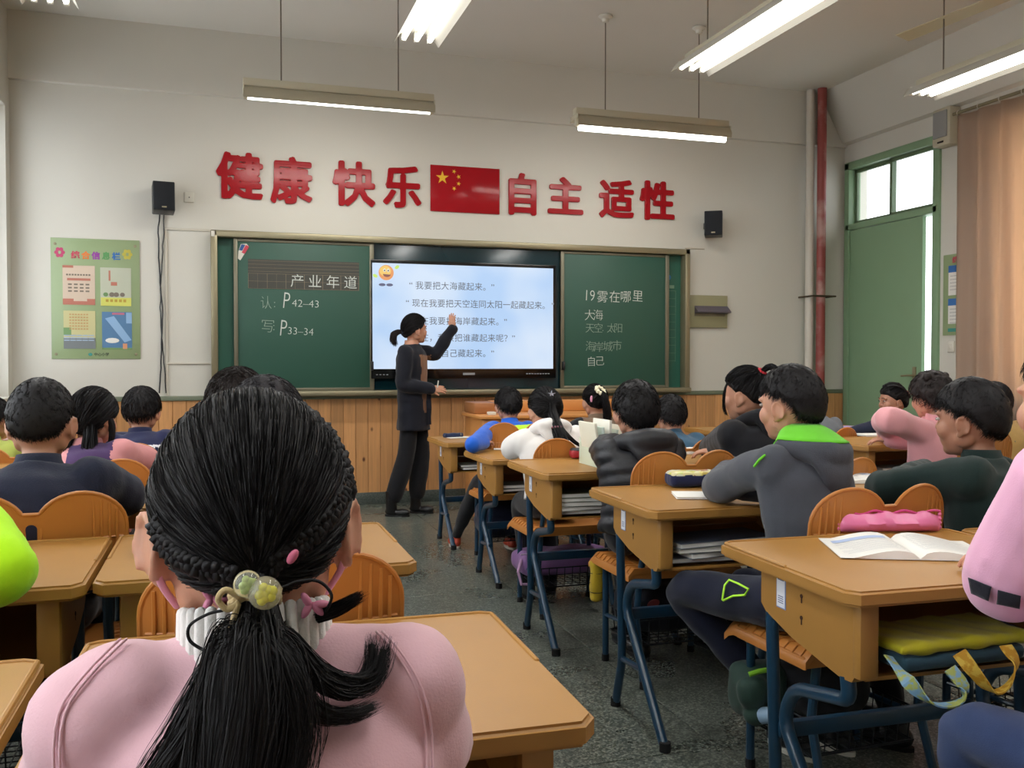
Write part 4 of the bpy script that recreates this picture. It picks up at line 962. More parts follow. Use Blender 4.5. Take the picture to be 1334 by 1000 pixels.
p = Pz(901, 633, Z1_); pat = bpy.data.materials.new('multicolour_print'); pat.use_nodes = True; N = pat.node_tree.nodes; L = pat.node_tree.links
vv = N.new('ShaderNodeTexVoronoi'); vv.inputs['Scale'].default_value = 45; cr = N.new('ShaderNodeValToRGB'); e = cr.color_ramp.elements; e[0].color = lin((206, 190, 90))+(1,); e[1].color = lin((150, 60, 50))+(1,); e[1].position = .9
x_ = e.new(.4); x_.color = lin((200, 205, 200))+(1,); x_ = e.new(.65); x_.color = lin((190, 196, 80))+(1,)
tc = N.new('ShaderNodeTexCoord'); L.new(tc.outputs['Object'], vv.inputs['Vector']); sx_ = N.new('ShaderNodeSeparateColor'); L.new(vv.outputs['Color'], sx_.inputs[0]); L.new(sx_.outputs[0], cr.inputs[0]); L.new(cr.outputs[0], N['Principled BSDF'].inputs['Base Color']); N['Principled BSDF'].inputs['Roughness'].default_value = .35
pouch('pencil_case', (p.x, p.y, Z1_+.001), .19, .10, .058, -8, cloth('navy_canvas', (34, 40, 74)), 'navy zipped pencil case with a bright patterned lid on the second aisle desk', M_alu, pat)
p = Pz(905, 647, Z1_); sheet_stack('white_book', (p.x+.03, p.y, Z1_+.001), .19, .14, .006, -20, M_paper, 'thin white booklet beside the navy pencil case under the grey sleeve', 'book')
# third aisle desk: upright clear rack with books and small red case
p = Pz(786, 607, Z1_); rt = thing('book_rack', (p.x, p.y, Z1_+.001), 'pale upright rack of books on the third aisle desk beside the black puffer sleeve', 'book rack')
q = MB()
q.bbox((p.x-.05, p.y-.10, Z1_), (p.x+.05, p.y+.16, Z1_+.006), .002); q.bbox((p.x-.052, p.y-.10, Z1_), (p.x-.048, p.y+.16, Z1_+.12), .001)
obj('rack_frame', q, mat('clear_green_plastic', (206, 220, 200), .25), rt)
for k, (dx, h, cc) in enumerate(((-.035, .19, (220, 218, 200)), (-.018, .17, (200, 214, 206)), (.0, .20, (226, 222, 210)), (.018, .16, (190, 200, 186)), (.034, .18, (214, 206, 190)))):
    b_ = sheet_stack('upright_book', (p.x+dx-.004, p.y+.03, Z1_+.008), .0, .0, .0, 0, M_paper, 'x', 'book') if False else None
    q = MB(); R = Matrix.Rotation(.10*(k-1.5), 3, 'Y'); q.bbox((-.006, -.09, 0), (.006, .10, h), .002)
    q.v = [tuple(R @ Vector(v)+Vector((p.x+dx, p.y+.03, Z1_+.008))) for v in q.v]
    tag(obj('upright_book', q, mat('book_tone_%d' % k, cc, .7)), ['cream book at the left end of the upright rack', 'pale green book second in the upright rack', 'tallest cream book in the middle of the upright rack', 'short sage book in the upright rack', 'sandy book at the right end of the upright rack'][k], 'book', 'books in the upright rack')
p = Pz(755, 597, Z1_); pouch('small_case', (p.x+.02, p.y, Z1_+.001), .13, .07, .05, -10, mat('red_black_case', (170, 40, 50), .5), 'small red and black case with white trim beside the upright book rack', M_white, mat('black_lid', (30, 28, 30), .5))
p = Pz(660, 585, .713); sheet_stack('paper_sheet', (p.x, p.y, .714), .15, .10, .002, -15, M_paper, 'white paper slip on the fourth desk under the white hoodie sleeve', 'paper')
p = Pz(597, 570, .713); sheet_stack('paper_sheet', (p.x, p.y, .714), .16, .10, .002, 10, M_paper, 'white paper slip at the corner of the frontmost aisle desk', 'paper')
p = Pz(598, 565, .713); pouch('pencil_box', (1.56, 6.30, .713), .14, .06, .03, 15, cloth('dark_blue_canvas', (34, 44, 74)), 'dark blue pencil box on the frontmost aisle desk', M_alu)
# desks of the second columns
p = Pz(1113, 625, Z1_); open_book((p.x+.03, p.y, Z1_+.001), .34, .24, -12, 'open white workbook lying on a thick book before the dark green sleeve', .014, True)
p = Pz(1105, 614, Z1_); pouch('pencil_case', (p.x-.03, p.y+.13, Z1_+.001), .18, .06, .035, -6, cloth('steel_blue_canvas', (62, 74, 104)), 'flat steel blue pencil case behind the open white workbook', M_alu)
p = Pz(895, 589, Z1_); open_book((p.x+.02, p.y, Z1_+.001), .34, .24, -8, 'open white book on the desk of the girl in the black jacket', .014)
p = Pz(903, 581, Z1_); sheet_stack('pink_book', (p.x+.02, p.y+.12, Z1_+.001), .2, .14, .014, -4, mat('pink_cover', (222, 150, 150), .5), 'pink covered book behind the open white book', 'book')
p = Pz(1122, 562, Z1_); pouch('purple_pencil_case', (p.x, p.y+.04, Z1_+.001), .24, .07, .035, -8, mat('purple_satin', (156, 66, 160), .4), 'purple pencil case on the desk under the pink fleece arm', M_pk, mat('lilac_lid', (170, 150, 196), .4))
p = Pz(1138, 567, Z1_); sheet_stack('white_notebook', (p.x+.02, p.y-.02, Z1_+.001), .26, .16, .008, -10, M_paper, 'white notebook in front of the purple pencil case', 'book')
p = Pz(1105, 550, .72); sheet_stack('blue_notebook', (3.86, 5.36, .7135), .24, .16, .012, -5, mat('pale_blue_cover', (170, 184, 206), .5), 'pale blue notebook under the navy sleeve of the braided child', 'book')
p = Pz(1312, 583, Z1_); pouch('violet_pencil_case', (p.x, p.y+.05, Z1_+.001), .2, .07, .04, -8, mat('violet_satin', (120, 84, 160), .4), 'violet pencil case at the right edge under the curtain', M_pk)
# left block
p = Pz(196, 720, Z1_); sheet_stack('white_note_pad', (p.x+.01, p.y, Z1_+.001), .09, .12, .012, 8, M_paper, 'small white notepad on the desk behind the ear of the foreground girl', 'book')
p = Pz(157, 622, .8); pouch('teal_pouch', (p.x, p.y, Z1_+.001), .16, .09, .06, 20, cloth('teal_cloth', (30, 84, 104)), 'teal cloth pouch on the desk right of the navy sweater boy', M_alu)
p = Pz(163, 640, .8); rt = thing('white_cloth', (p.x, p.y, Z1_), 'crumpled white cloth on the desk right of the navy sweater boy', 'cloth'); me = soft([((0, 0, .02), (.035, .03, .02)), ((.03, .01, .018), (.028, .025, .018)), ((-.02, .03, .02), (.025, .025, .02))], .005, 5)
link('cloth_bundle', me, cloth('white_cloth', (220, 216, 206)), rt, (0, 0, 0))
# books and bags inside the desk boxes
def books_in(key, n, tones, lab, dx=.36, wd=.22, tilt=2, cat='book', grp=None, z0=.0):
    x0, y0, zt = DK[key]; r = random.Random(hash(key) % 97 if False else sum(map(ord, key))); z = zt-.777+.590+z0
    for k in range(n):
        h = r.uniform(.010, .018)
        o = sheet_stack('book', (x0+dx+r.uniform(-.03, .03), y0+.15+r.uniform(-.02, .01), z), wd+r.uniform(-.02, .04), .17, h, r.uniform(-8, 8), mat('cover_%s_%d' % (key, k), tones[k % len(tones)], .45), lab[k], cat, grp)
        z += h+.003
G = (150, 150, 148)
books_in('R2', 4, [(140, 144, 150), (120, 128, 140), (160, 160, 150), (96, 104, 120)], ['bottom grey book inside the second aisle desk', 'blue grey book second from the bottom inside the second aisle desk', 'pale book third up inside the second aisle desk', 'dark slate book on top inside the second aisle desk'], .28, .34, grp='books inside the second aisle desk')
books_in('R3', 5, [(150, 152, 156), (176, 176, 170), (130, 134, 120), (170, 172, 160), (126, 130, 104)], ['lowest grey book inside the third aisle desk', 'white edged book second from the bottom in the third aisle desk', 'olive grey book in the middle of the pile in the third aisle desk', 'pale book fourth up in the third aisle desk', 'topmost olive book in the third aisle desk'], .26, .34, grp='books inside the third aisle desk')
books_in('R4', 2, [(90, 94, 100), (120, 120, 116)], ['dark book inside the fourth aisle desk', 'grey book on top inside the fourth aisle desk'], .26, .26, grp='books inside the fourth aisle desk')
books_in('R5', 2, [(110, 112, 120), (150, 150, 150)], ['grey folder inside the frontmost aisle desk', 'pale booklet on top inside the frontmost aisle desk'], .26, .26, grp='books inside the frontmost aisle desk')
books_in('T1', 3, [(120, 122, 130), (140, 140, 140), (110, 110, 110)], ['lowest book inside the desk under the pink fleece arm', 'middle book inside the desk under the pink fleece arm', 'top book inside the desk under the pink fleece arm'], .30, .3, grp='books inside the pink fleece desk')
books_in('R1', 2, [(60, 60, 62), (84, 80, 84)], ['dark book at the back of the nearest aisle desk box', 'dark mauve book on top at the back of the nearest desk box'], .42, .30, grp='books inside the nearest aisle desk')
# yellow bag with patterned handles in the nearest desk
x0, y0, zt = DK['R1']; rt = thing('yellow_bag', (x0+.29, y0+.04, .62), 'yellow padded bag with ochre and pale blue strap handles hanging out of the nearest desk', 'bag')
q = MB(); q.bbox((x0+.115, y0+.012, .632), (x0+.46, y0+.19, .658), .012, 4); me = remesh(q, .006, 5); a = getco(me); no = getno(me)
a += no*(np.sin(a[:, 0]*46)*.002+np.sin(a[:, 0]*90+a[:, 1]*70)*.0015)[:, None]; setco(me, a); me.materials.clear(); link('bag_body', me, cloth('mustard_yellow_nylon', (176, 168, 30), .6), rt)
q = MB(); q.bbox((x0+.12, y0+.012, .60), (x0+.44, y0+.18, .632), .012, 3); obj('bag_base', q, cloth('teal_base', (40, 70, 84)), rt)
def strap(pts, w, m, name='strap_handle'):
    P = [Vector(p) for p in pts]; K = 24; out = []
    for i in range(K+1):
        t = i/K*(len(P)-1); k = min(int(t), len(P)-2); u = t-k; p0, p1, p2, p3 = P[max(k-1, 0)], P[k], P[k+1], P[min(k+2, len(P)-1)]
        out.append(.5*((2*p1)+(-p0+p2)*u+(2*p0-5*p1+4*p2-p3)*u*u+(-p0+3*p1-3*p2+p3)*u**3))
    q = MB(); V = []
    for i, c_ in enumerate(out):
        t = (out[min(i+1, K)]-out[max(i-1, 0)]).normalized(); sd = Vector((t.z, 0, -t.x)) if (abs(t.x)+abs(t.z)) > .2 else Vector((1, 0, 0)); sd.normalize(); sd = (sd*.35+Vector((0, 1, 0))*.3+Vector((.2, 0, .55))*.6).normalized(); sd = (sd-t*sd.dot(t)).normalized(); nn_ = t.cross(sd)
        V.append([c_+sd*w/2+nn_*.0015, c_+sd*w/2-nn_*.0015, c_-sd*w/2-nn_*.0015, c_-sd*w/2+nn_*.0015])
    q.rings(V); return obj(name, q, m, rt)
def sm_pat(name, a_, b_):
    m = mat(name, a_, .7); N = m.node_tree.nodes; L = m.node_tree.links; n = N.new('ShaderNodeTexNoise'); n.inputs['Scale'].default_value = 60; cr = N.new('ShaderNodeValToRGB'); e = cr.color_ramp.elements
    e[0].position = .45; e[0].color = lin(a_)+(1,); e[1].position = .55; e[1].color = lin(b_)+(1,); geo = N.new('ShaderNodeNewGeometry'); L.new(geo.outputs['Position'], n.inputs['Vector']); L.new(n.outputs['Fac'], cr.inputs[0]); L.new(cr.outputs[0], N['Principled BSDF'].inputs['Base Color']); return m
M_och = sm_pat('ochre_pattern', (190, 140, 30), (214, 178, 70)); M_pbl = sm_pat('pale_blue_pattern', (120, 160, 190), (160, 170, 90))
strap([(x0+.245, y0-.003, .638), (x0+.262, y0-.03, .60), (x0+.29, y0-.045, .565), (x0+.33, y0-.045, .575), (x0+.365, y0-.03, .61), (x0+.37, y0-.0, .64)], .030, M_och)
strap([(x0+.095, y0+.03, .635), (x0+.10, y0-.02, .60), (x0+.13, y0-.05, .562), (x0+.19, y0-.05, .553), (x0+.225, y0-.04, .575), (x0+.215, y0-.01, .61)], .030, M_pbl)
# floor bags and bits under the seats
def bag(name, c, r, m, label, extra=None, vox=.009, amp=.005, wr=1):
    rt = thing(name, (c[0], c[1], c[2]), label, 'bag'); q = MB(); q.bbox((c[0]-r[0], c[1]-r[1], c[2]), (c[0]+r[0], c[1]+r[1], c[2]+2*r[2]), min(r)*.75, 4); 
    for e_ in (extra or []): q.ell(e_[0], e_[1])
    me = remesh(q, vox, 5); a = getco(me); no = getno(me); a += no*(np.sin(a[:, 0]*31+3*np.sin(a[:, 2]*23))*np.sin(a[:, 1]*37+a[:, 2]*20)*amp)[:, None]; setco(me, a); me.materials.clear(); link('bag_body', me, m, rt); return rt
rt = bag('purple_bag', (1.70, 4.50, .15), (.25, .12, .06), cloth('purple_nylon', (142, 104, 158), .6), 'lilac school bag bundled under the third aisle desk')
q = MB(); q.tube([(1.45, 4.42, .24), (1.42, 4.38, .19), (1.43, 4.36, .13), (1.50, 4.38, .12)], .008, 8); q.tube([(1.52, 4.40, .25), (1.50, 4.37, .20), (1.54, 4.37, .14)], .008, 8); obj('shoulder_strap', q, cloth('purple_strap', (176, 140, 176)), rt)
q = MB(); q.tube([(1.44, 4.40, .27), (1.6, 4.40, .275), (1.85, 4.41, .265)], .004, 6); obj('zip', q, cloth('pale_lilac_trim', (190, 164, 194)), rt)
rt = bag('black_bag', (1.74, 3.42, .15), (.19, .13, .095), cloth('black_nylon', (20, 23, 34), .6), 'black school bag with a small ringed badge under the chair behind the second aisle desk')
for k, (rad, cc) in enumerate(((.026, (150, 60, 60)), (.020, (170, 170, 176)), (.014, (150, 60, 60)), (.008, (60, 70, 110)))):
    q = MB(); n_ = 18; R = Matrix.Rotation(math.radians(-55), 3, 'X'); V = [Vector((1.62, 3.27, .290))+R @ Vector((rad*math.cos(2*PI*i/n_), rad*math.sin(2*PI*i/n_), .0015*k)) for i in range(n_)]; V2 = [v+R @ Vector((0, 0, .0012)) for v in V]
    q.rings([V, V2]); obj('badge_ring', q, mat('badge_tone_%d' % k, cc, .6), rt)
rt = bag('yellow_ball_bag', (1.50, 3.56, .235), (.030, .030, .09), cloth('yellow_vinyl', (190, 160, 40), .5), 'limp yellow bag with printed lines, hanging from the seat under the puffer jacket boy')
for k in range(3):
    q = MB(); z = .28+.04*k; q.tube([(1.50+.031*math.cos(a), 3.56+.031*math.sin(a), z) for a in [2*PI*i/16 for i in range(16)]], .0015, 5, closed=True); obj('printed_line', q, M_black, rt)
bag('navy_bag', (2.42, 3.42, .15), (.17, .12, .10), cloth('navy_nylon', (26, 30, 46), .6), 'navy school bag in the basket under the chair with its right lobe showing')
bag('dark_backpack', (1.70, 5.62, .13), (.16, .12, .12), cloth('ink_blue_nylon', (28, 34, 58), .6), 'dark blue backpack under the chair of the blue and lime jacket boy')
bag('charcoal_bag', (1.78, 2.44, .15), (.13, .13, .10), cloth('charcoal_nylon', (30, 31, 36), .6), 'charcoal bag behind the green bag under the grey hoodie boy')
gc = Pd(982, 905, 2.78)
rt = bag('green_bag', (gc.x+.05, gc.y+.06, gc.z-.09), (.085, .07, .085), cloth('dark_green_nylon', (40, 64, 56), .6), 'rounded dark green bag with lime trim in the basket under the grey hoodie boy', [(tuple(gc+Vector((0, 0, .01))), (.055, .045, .055)), (tuple(gc+Vector((.0, -.01, -.06))), (.04, .035, .03))], .008, .003)
q = MB(); q.tube([gc+Vector((-.03, -.02, .072)), gc+Vector((.0, -.03, .082)), gc+Vector((.05, -.02, .08))], .008, 8); obj('lime_trim', q, cloth('lime_trim', (130, 190, 50)), rt)
rt = thing('blue_bottle', (1.52, 2.42, .17), 'pale blue glove shaped bottle cap poking out of the chair basket near the bottom right', 'bottle')
q = MB(); q.lathe([(0, 0), (.022, .004), (.025, .03), (.024, .10), (.012, .118), (.012, .13), (0, .132)], (0, 0, 0), 16); R = Matrix.Rotation(math.radians(70), 3, 'X') @ Matrix.Rotation(.4, 3, 'Y'); q.v = [tuple(R @ Vector(v)+Vector((1.52, 2.42, .17))) for v in q.v]; obj('bottle_body', q, mat('pale_blue_plastic', (150, 180, 210), .3), rt)
rt['label'] = 'pale blue plastic bottle lying in the chair basket below the green bag'
# ================================================================== PEOPLE
def noise_fold(co, amp, f=1.0, seed=0):
    r = np.random.default_rng(seed); d = np.zeros(len(co))
    for k in range(5):
        K = r.normal(size=3); K /= np.linalg.norm(K); K *= (22+16*k)*f; K2 = r.normal(size=3)*9*f
        ph = co@K+2.2*np.sin(co@K2+k)+r.uniform(0, 6); d += (np.sin(ph)*(.5+.5*np.sin(co@(K2*.7)+2*k)))/(k+1.2)
    return d*amp
def ring_ell(c, ax, ay, rx, ry, n=20): return [c+ax*(rx*math.cos(2*PI*k/n))+ay*(ry*math.sin(2*PI*k/n)) for k in range(n)]
def catmull(P, n=5):
    P = [Vector(p) for p in P]; out = []
    for k in range(len(P)-1):
        p0, p1, p2, p3 = P[max(k-1, 0)], P[k], P[k+1], P[min(k+2, len(P)-1)]
        for i in range(n):
            u = i/n; out.append(.5*((2*p1)+(-p0+p2)*u+(2*p0-5*p1+4*p2-p3)*u*u+(-p0+3*p1-3*p2+p3)*u**3))
    out.append(P[-1]); return out
def lerp_list(a, n):
    out = []
    for k in range(len(a)-1):
        for i in range(n): out.append(a[k]+(a[k+1]-a[k])*i/n)
    out.append(a[-1]); return out
def hand_mb(q, wrist, d, nrm, s, curl=.5, right=True, spread=.12, thumb_out=.6):
    """five fingered hand: d = direction of the fingers, nrm = back of the hand"""
    d = Vector(d).normalized(); nrm = Vector(nrm); nrm = (nrm-d*nrm.dot(d)).normalized(); side = d.cross(nrm)*(1 if right else -1)   # towards the thumb
    W = Vector(wrist); R = Matrix((side, d, nrm)).transposed()
    q.tube([W-d*.02*s, W+d*.012*s], [.020*s, .021*s], 12, round_ends=True, flat=.8)
    q.ell(W+d*.040*s, (.034*s, .040*s, .0135*s), R, 16, 10); q.ell(W+d*.055*s+side*.004*s, (.033*s, .022*s, .0125*s), R, 14, 8)
    L = [.058, .064, .060, .047]
    for i in range(4):
        off = (1.5-i)*.0165*s; b = W+d*(.066+(.004 if i in (1, 2) else 0))*s+side*off; fd = (d+side*(1.5-i)*spread*.5).normalized(); p = b; pts = [p-fd*.012*s]; rr = [.0075*s]; a = 0
        for k, fr in enumerate((.42, .32, .26)):
            pts.append(p); rr.append((.0083-.0007*k)*s); a += curl*(.55 if k == 0 else .75); dd = fd*math.cos(a)-nrm*math.sin(a); p = p+dd*(L[i]*fr*s)
        pts.append(p); rr.append(.0062*s); q.tube(pts, rr, 9, round_ends=True)
    b = W+d*.018*s+side*.024*s-nrm*.004*s; td = (side*thumb_out+d*.75-nrm*.25*(1+curl)).normalized(); t2 = (td+d*.5-side*.25*curl).normalized()
    q.tube([b-td*.012*s, b, b+td*.026*s, b+td*.026*s+t2*.026*s], [.012*s, .0125*s, .0092*s, .0072*s], 10, round_ends=True)
class Head:
    def __init__(s, H, yaw=0, pitch=0, roll=0, k=1.0):
        s.H = Vector(H); s.k = k
        s.M = Matrix.Rotation(math.radians(-yaw), 3, 'Z').inverted() @ Matrix.Rotation(math.radians(pitch), 3, 'X') @ Matrix.Rotation(math.radians(roll), 3, 'Y')
    def w(s, p): return s.H+s.M @ (Vector(p)*s.k)
    def d(s, p): return s.M @ Vector(p)
A_, B_, C_ = .074, .090, .098; SC0 = Vector((0, -.004, .010))     # skull half axes
def head_mb(h, q, ear=True, neck_to=None, near=False, es=1.0):
    k = h.k
    def E(c, r, rot=None): q.ell(h.w(c), [x*k for x in r], h.M @ rot if rot is not None else h.M, 20, 14)
    E(SC0, (A_, B_, C_)); E((0, .026, -.045), (.058, .060, .062)); E((0, .056, -.086), (.024, .022, .020)); E((0, .030, -.075), (.048, .045, .032))
    for s in (-1, 1):
        E((s*.036, .056, -.030), (.026, .026, .030)); E((s*.028, .074, .018), (.026, .010, .009)); E((s*.008, .089, -.026), (.007, .007, .006)); E((s*.050, .0, -.05), (.018, .03, .03))
    q.tube([h.w((0, .078, .010)), h.w((0, .086, -.008)), h.w((0, .0925, -.023))], [.006*k, .0075*k, .0088*k], 10, round_ends=True)
    E((0, .079, -.052), (.017, .010, .0048)); E((0, .0775, -.0605), (.015, .010, .005))
    if ear:
        for s in (-1, 1):
            R = Matrix.Rotation(s*-.42, 3, 'Z') @ Matrix.Rotation(-.15, 3, 'X')
            E((s*(.077+.008*(es-1)/.35), -.004, -.018), (.0065*es, .016*es, .027*es), R)
            c = Vector((s*(.083+.012*(es-1)/.35), -.008, -.016)); P = []
            for i in range(11):
                a = -2.3+4.6*i/10+PI*.5+.3; P.append(h.w(c+R @ Vector((0, .0165*es*math.cos(a), .026*es*math.sin(a)))))
            q.tube(P, .0042*k*es, 7, round_ends=True); E((s*.080, .004, -.042), (.0055, .008, .010), R)
    if neck_to is not None:
        q.tube([h.w((0, -.020, -.03)), h.w((0, -.022, -.085)), Vector(neck_to)], [.042*k, .041*k, .050*k], 16)
def hair_mask(x, y, z, low=-.62, side=.12, front=.55):
    """x,y,z unit direction arrays in head space (y = face). >0 inside the hair region"""
    az = np.arctan2(np.abs(x), y)          # 0 front .. pi back
    pts = [(0, front), (.7, front-.05), (1.15, side+.12), (1.45, side-.10), (1.62, side-.02), (1.95, side-.25), (2.25, low*.75), (PI, low)]
    lim = np.interp(az, [p[0] for p in pts], [p[1] for p in pts]); return z-lim
def hair_cap(h, thick=.016, low=-.62, side=.12, front=.5, nu=72, nv=48, lump=.0015, bulk=None):
    ph = np.linspace(.0001, PI-.0001, nv+1); th = np.linspace(0, 2*PI, nu, endpoint=False); TH_, PH_ = np.meshgrid(th, ph)
    x = np.sin(PH_)*np.cos(TH_); y = np.sin(PH_)*np.sin(TH_); z = np.cos(PH_); m = hair_mask(x, y, z, low, side, front)
    t = np.clip(m/.16, -1, 1); th_ = np.where(t > 0, np.sqrt(np.clip(t, 0, 1)), t)*thick
    if bulk is not None: th_ = th_+np.where(t > 0, bulk(x, y, z), 0)*np.clip(t, 0, 1)
    th_ = th_+.0011*(t > 0)*(np.sin(x*41+9*z)*np.sin(z*37-5*x+6*y)*np.cos(y*43))
    th_ = th_+lump*np.sin(x*19+3*z)*np.sin(z*17+2*y)*np.cos(y*15)*(t > 0)
    co = np.stack([x*(A_+th_)+SC0.x, y*(B_+th_)+SC0.y, z*(C_+th_)+SC0.z], -1).reshape(-1, 3)*h.k
    M = np.array(h.M); co = co@M.T+np.array(h.H); V = co.tolist(); F = []; keep = (m > -.10)
    for j in range(nv):
        for i in range(nu):
            k = (i+1) % nu
            if keep[j, i] or keep[j+1, i] or keep[j, k] or keep[j+1, k]: F.append((j*nu+i, j*nu+k, (j+1)*nu+k, (j+1)*nu+i))
    return V, F
def ribbons(paths, width, jit=None):
    """paths [N,S,3]; tapered flat strands"""
    N_, S_, _ = paths.shape; t = np.gradient(paths, axis=1); t /= np.linalg.norm(t, axis=2, keepdims=True)+1e-9
    r = rng.normal(size=(N_, 1, 3)); sd = np.cross(t, r); sd /= np.linalg.norm(sd, axis=2, keepdims=True)+1e-9
    w = width*(1-np.linspace(0, 1, S_)**2*.85)[None, :, None]
    if jit is not None: w = w*jit
    a = paths+sd*w; b = paths-sd*w; V = np.stack([a, b], 2).reshape(-1, 3)
    base = (np.arange(N_)*S_*2)[:, None]+(np.arange(S_-1)*2)[None, :]; F = np.stack([base, base+1, base+3, base+2], -1).reshape(-1, 4)
    return V, F
def mesh_from(parts):
    V = []; F = []; o = 0
    for v, f in parts:
        v = np.asarray(v); f = np.asarray(f).tolist(); V.append(v); F += [[i+o for i in q] for q in f]; o += len(v)
    me = bpy.data.meshes.new('h'); me.from_pydata(np.vstack(V).tolist(), [], F); me.polygons.foreach_set('use_smooth', [True]*len(me.polygons)); return me
def tufts(h, n, L_, w, thick, low, side, front, crown=(0, -.35, .93), lift=.25, messy=.35, S_=4):
    d = rng.normal(size=(n*3, 3)); d /= np.linalg.norm(d, axis=1, keepdims=True); m = hair_mask(d[:, 0], d[:, 1], d[:, 2], low, side, front); d = d[m > -.02][:n]; m = m[m > -.02][:n]
    c = np.array(crown)/np.linalg.norm(crown); tg = d*np.sum(c*d, 1, keepdims=True)-c; tg = tg+rng.normal(size=tg.shape)*messy*.5; tg -= d*np.sum(tg*d, 1, keepdims=True); tg /= np.linalg.norm(tg, axis=1, keepdims=True)+1e-9
    th_ = np.sqrt(np.clip(m/.16, 0, 1))*thick; R = np.array([A_, B_, C_]); p0 = d*(R+th_[:, None]*.8); l = L_*(.6+.8*rng.random(len(d)))
    P = []
    for i in range(S_):
        u = i/(S_-1); P.append(p0+tg*(l*u)[:, None]+d*((lift*u-lift*.8*u*u)*l)[:, None]-d*(.5*(l*u)**2/.09)[:, None])
    P = np.stack(P, 1)+np.array(SC0); P = (P*h.k)@np.array(h.M).T+np.array(h.H); return ribbons(P, w)
def mk(name, me, mats, parent, fmat=None):
    o = link(name, me, mats, parent)
    if fmat:
        ce = np.empty(len(me.polygons)*3); me.polygons.foreach_get('center', ce); ce = ce.reshape(-1, 3); nn = np.empty(len(me.polygons)*3); me.polygons.foreach_get('normal', nn); nn = nn.reshape(-1, 3)
        me.polygons.foreach_set('material_index', fmat(ce, nn).astype(int).tolist())
    return o
def person(name_lbl, H, P, k=1.0, head=(0, 0, 0), turn=0, skin=None, top=None, top_fmat=None, bottom=None, shoe=None, hair='short', hmat=None, hair_kw=None,
           eL=None, wL=None, eR=None, wR=None, armL=True, armR=True, vox=.011, bulk=.0, fold=.006, hood=None, hands=(True, True), legs=True, nface=False, kneeL=None, kneeR=None, footL=None, footR=None,
           cuff=None, group=None, puff=0, hdirL=None, hdirR=None, ftop=None, curl=.5, tail=None, neckband=None, bow=.02, sh_w=.125, seatz=.47, stand=False, hemz=None, flare=0, sh_t=.86, ears=1.0, quilted=0, zt=.777):
    skin = skin or M_skin; hmat = hmat or M_hair; H = Vector(H); P = Vector(P); root = thing('person', (P.x, P.y, 0), name_lbl, 'person', group)
    h = Head(H, head[0], head[1], head[2], k)
    ca, sa = math.cos(math.radians(turn)), math.sin(math.radians(turn)); FW = Vector((-sa, ca, 0)); RT = Vector((ca, sa, 0))
    C7 = h.w((0, -.030, -.100))+Vector((0, 0, -.010*k)) ; up = (C7-P); TL = up.length; up.normalize(); ax = (RT-up*RT.dot(up)).normalized(); ay = up.cross(ax)*-1; ay = ax.cross(up)*-1
    if ay.dot(FW) < 0: ay = -ay
    def S(t, f=0, s=0): return P+up*(TL*t)+ay*(f)-ay*(bow*k*math.sin(PI*t))+ax*s
    SL, SR = S(sh_t, -.004, -sh_w*k), S(sh_t, -.004, sh_w*k)
    fw = FW
    if eL is None: eL = SL+fw*.15*k-RT*.055*k; eL.z = zt+.055
    if eR is None: eR = SR+fw*.15*k+RT*.055*k; eR.z = zt+.055
    eL, eR = Vector(eL), Vector(eR)
    if wL is None: wL = eL+fw*.16*k+RT*.12*k+Vector((0, 0, .0))
    if wR is None: wR = eR+fw*.16*k-RT*.12*k+Vector((0, 0, .0))
    wL, wR = Vector(wL), Vector(wR)
    def torso(q, g, lo=0.0, hi=1.0, neck=.052):
        prof = [(-.10, .095, .075), (-.04, .128, .098), (.06, .136, .104), (.25, .122, .094), (.45, .128, .098), (.62, .138, .102), (.76, .145, .098), (.86, .132, .082), (.93, .098, .064), (1.0, neck, .05)]
        R = [ring_ell(S(t), ax, ay, (rx+g+bulk*(1 if t < .9 else .4))*k, (ry+g+bulk*(1 if t < .9 else .4))*k) for t, rx, ry in prof if t >= lo-.001]
        q.rings(R)
        for s_, sh in ((-1, SL), (1, SR)): q.ell(sh-up*.016*k, [(.050+g+bulk*.4)*k]*3, None, 14, 10)
    def arm(q, s_, e_, w_, g, r0=.045, r1=.036, r2=.027, trim=1.0):
        pts = catmull([s_, s_.lerp(e_, .5)+Vector((0, 0, .004)), e_, e_.lerp(w_, .5), e_.lerp(w_, trim)], 4); rr = lerp_list([(r0+g)*k, ((r0+r1)/2+g)*k, (r1+g)*k, ((r1+r2)/2+g)*k, (r2+g)*k], 4); q.tube(pts, rr, 14, round_ends=True); q.ell(e_, [(r1+g)*1.02*k]*3, None, 14, 10)
    hipL, hipR = P+RT*-.068*k+Vector((0, 0, -.005)), P+RT*.068*k+Vector((0, 0, -.005))
    if stand: kL, kR, fL, fR = [Vector(v) for v in (kneeL, kneeR, footL, footR)]
    else:
        kL = Vector(kneeL) if kneeL else hipL+fw*.33*k+Vector((0, 0, -.05)); kR = Vector(kneeR) if kneeR else hipR+fw*.34*k+RT*.01*k+Vector((0, 0, -.05))
        fL = Vector(footL) if footL else Vector((kL.x, kL.y, .075))-fw*.12; fR = Vector(footR) if footR else Vector((kR.x, kR.y, .075))-fw*.06
    def legf(q, hp, kn, ft, g, end=1.0, fl=0):
        pts = catmull([hp, hp.lerp(kn, .5), kn, kn.lerp(ft, .45), kn.lerp(ft, end)], 4); rr = lerp_list([(.068+g)*k, (.060+g)*k, (.046+g+fl*.6)*k, (.041+g+fl)*k, (.028+g+fl*1.3)*k], 4); q.tube(pts, rr, 14, round_ends=True)
    # --- skin: one figure
    q = MB(); torso(q, -.010, neck=.045)
    if armL: arm(q, SL, eL, wL, -.004)
    if armR: arm(q, SR, eR, wR, -.004)
    if legs: legf(q, hipL, kL, fL, -.006); legf(q, hipR, kR, fR, -.006)
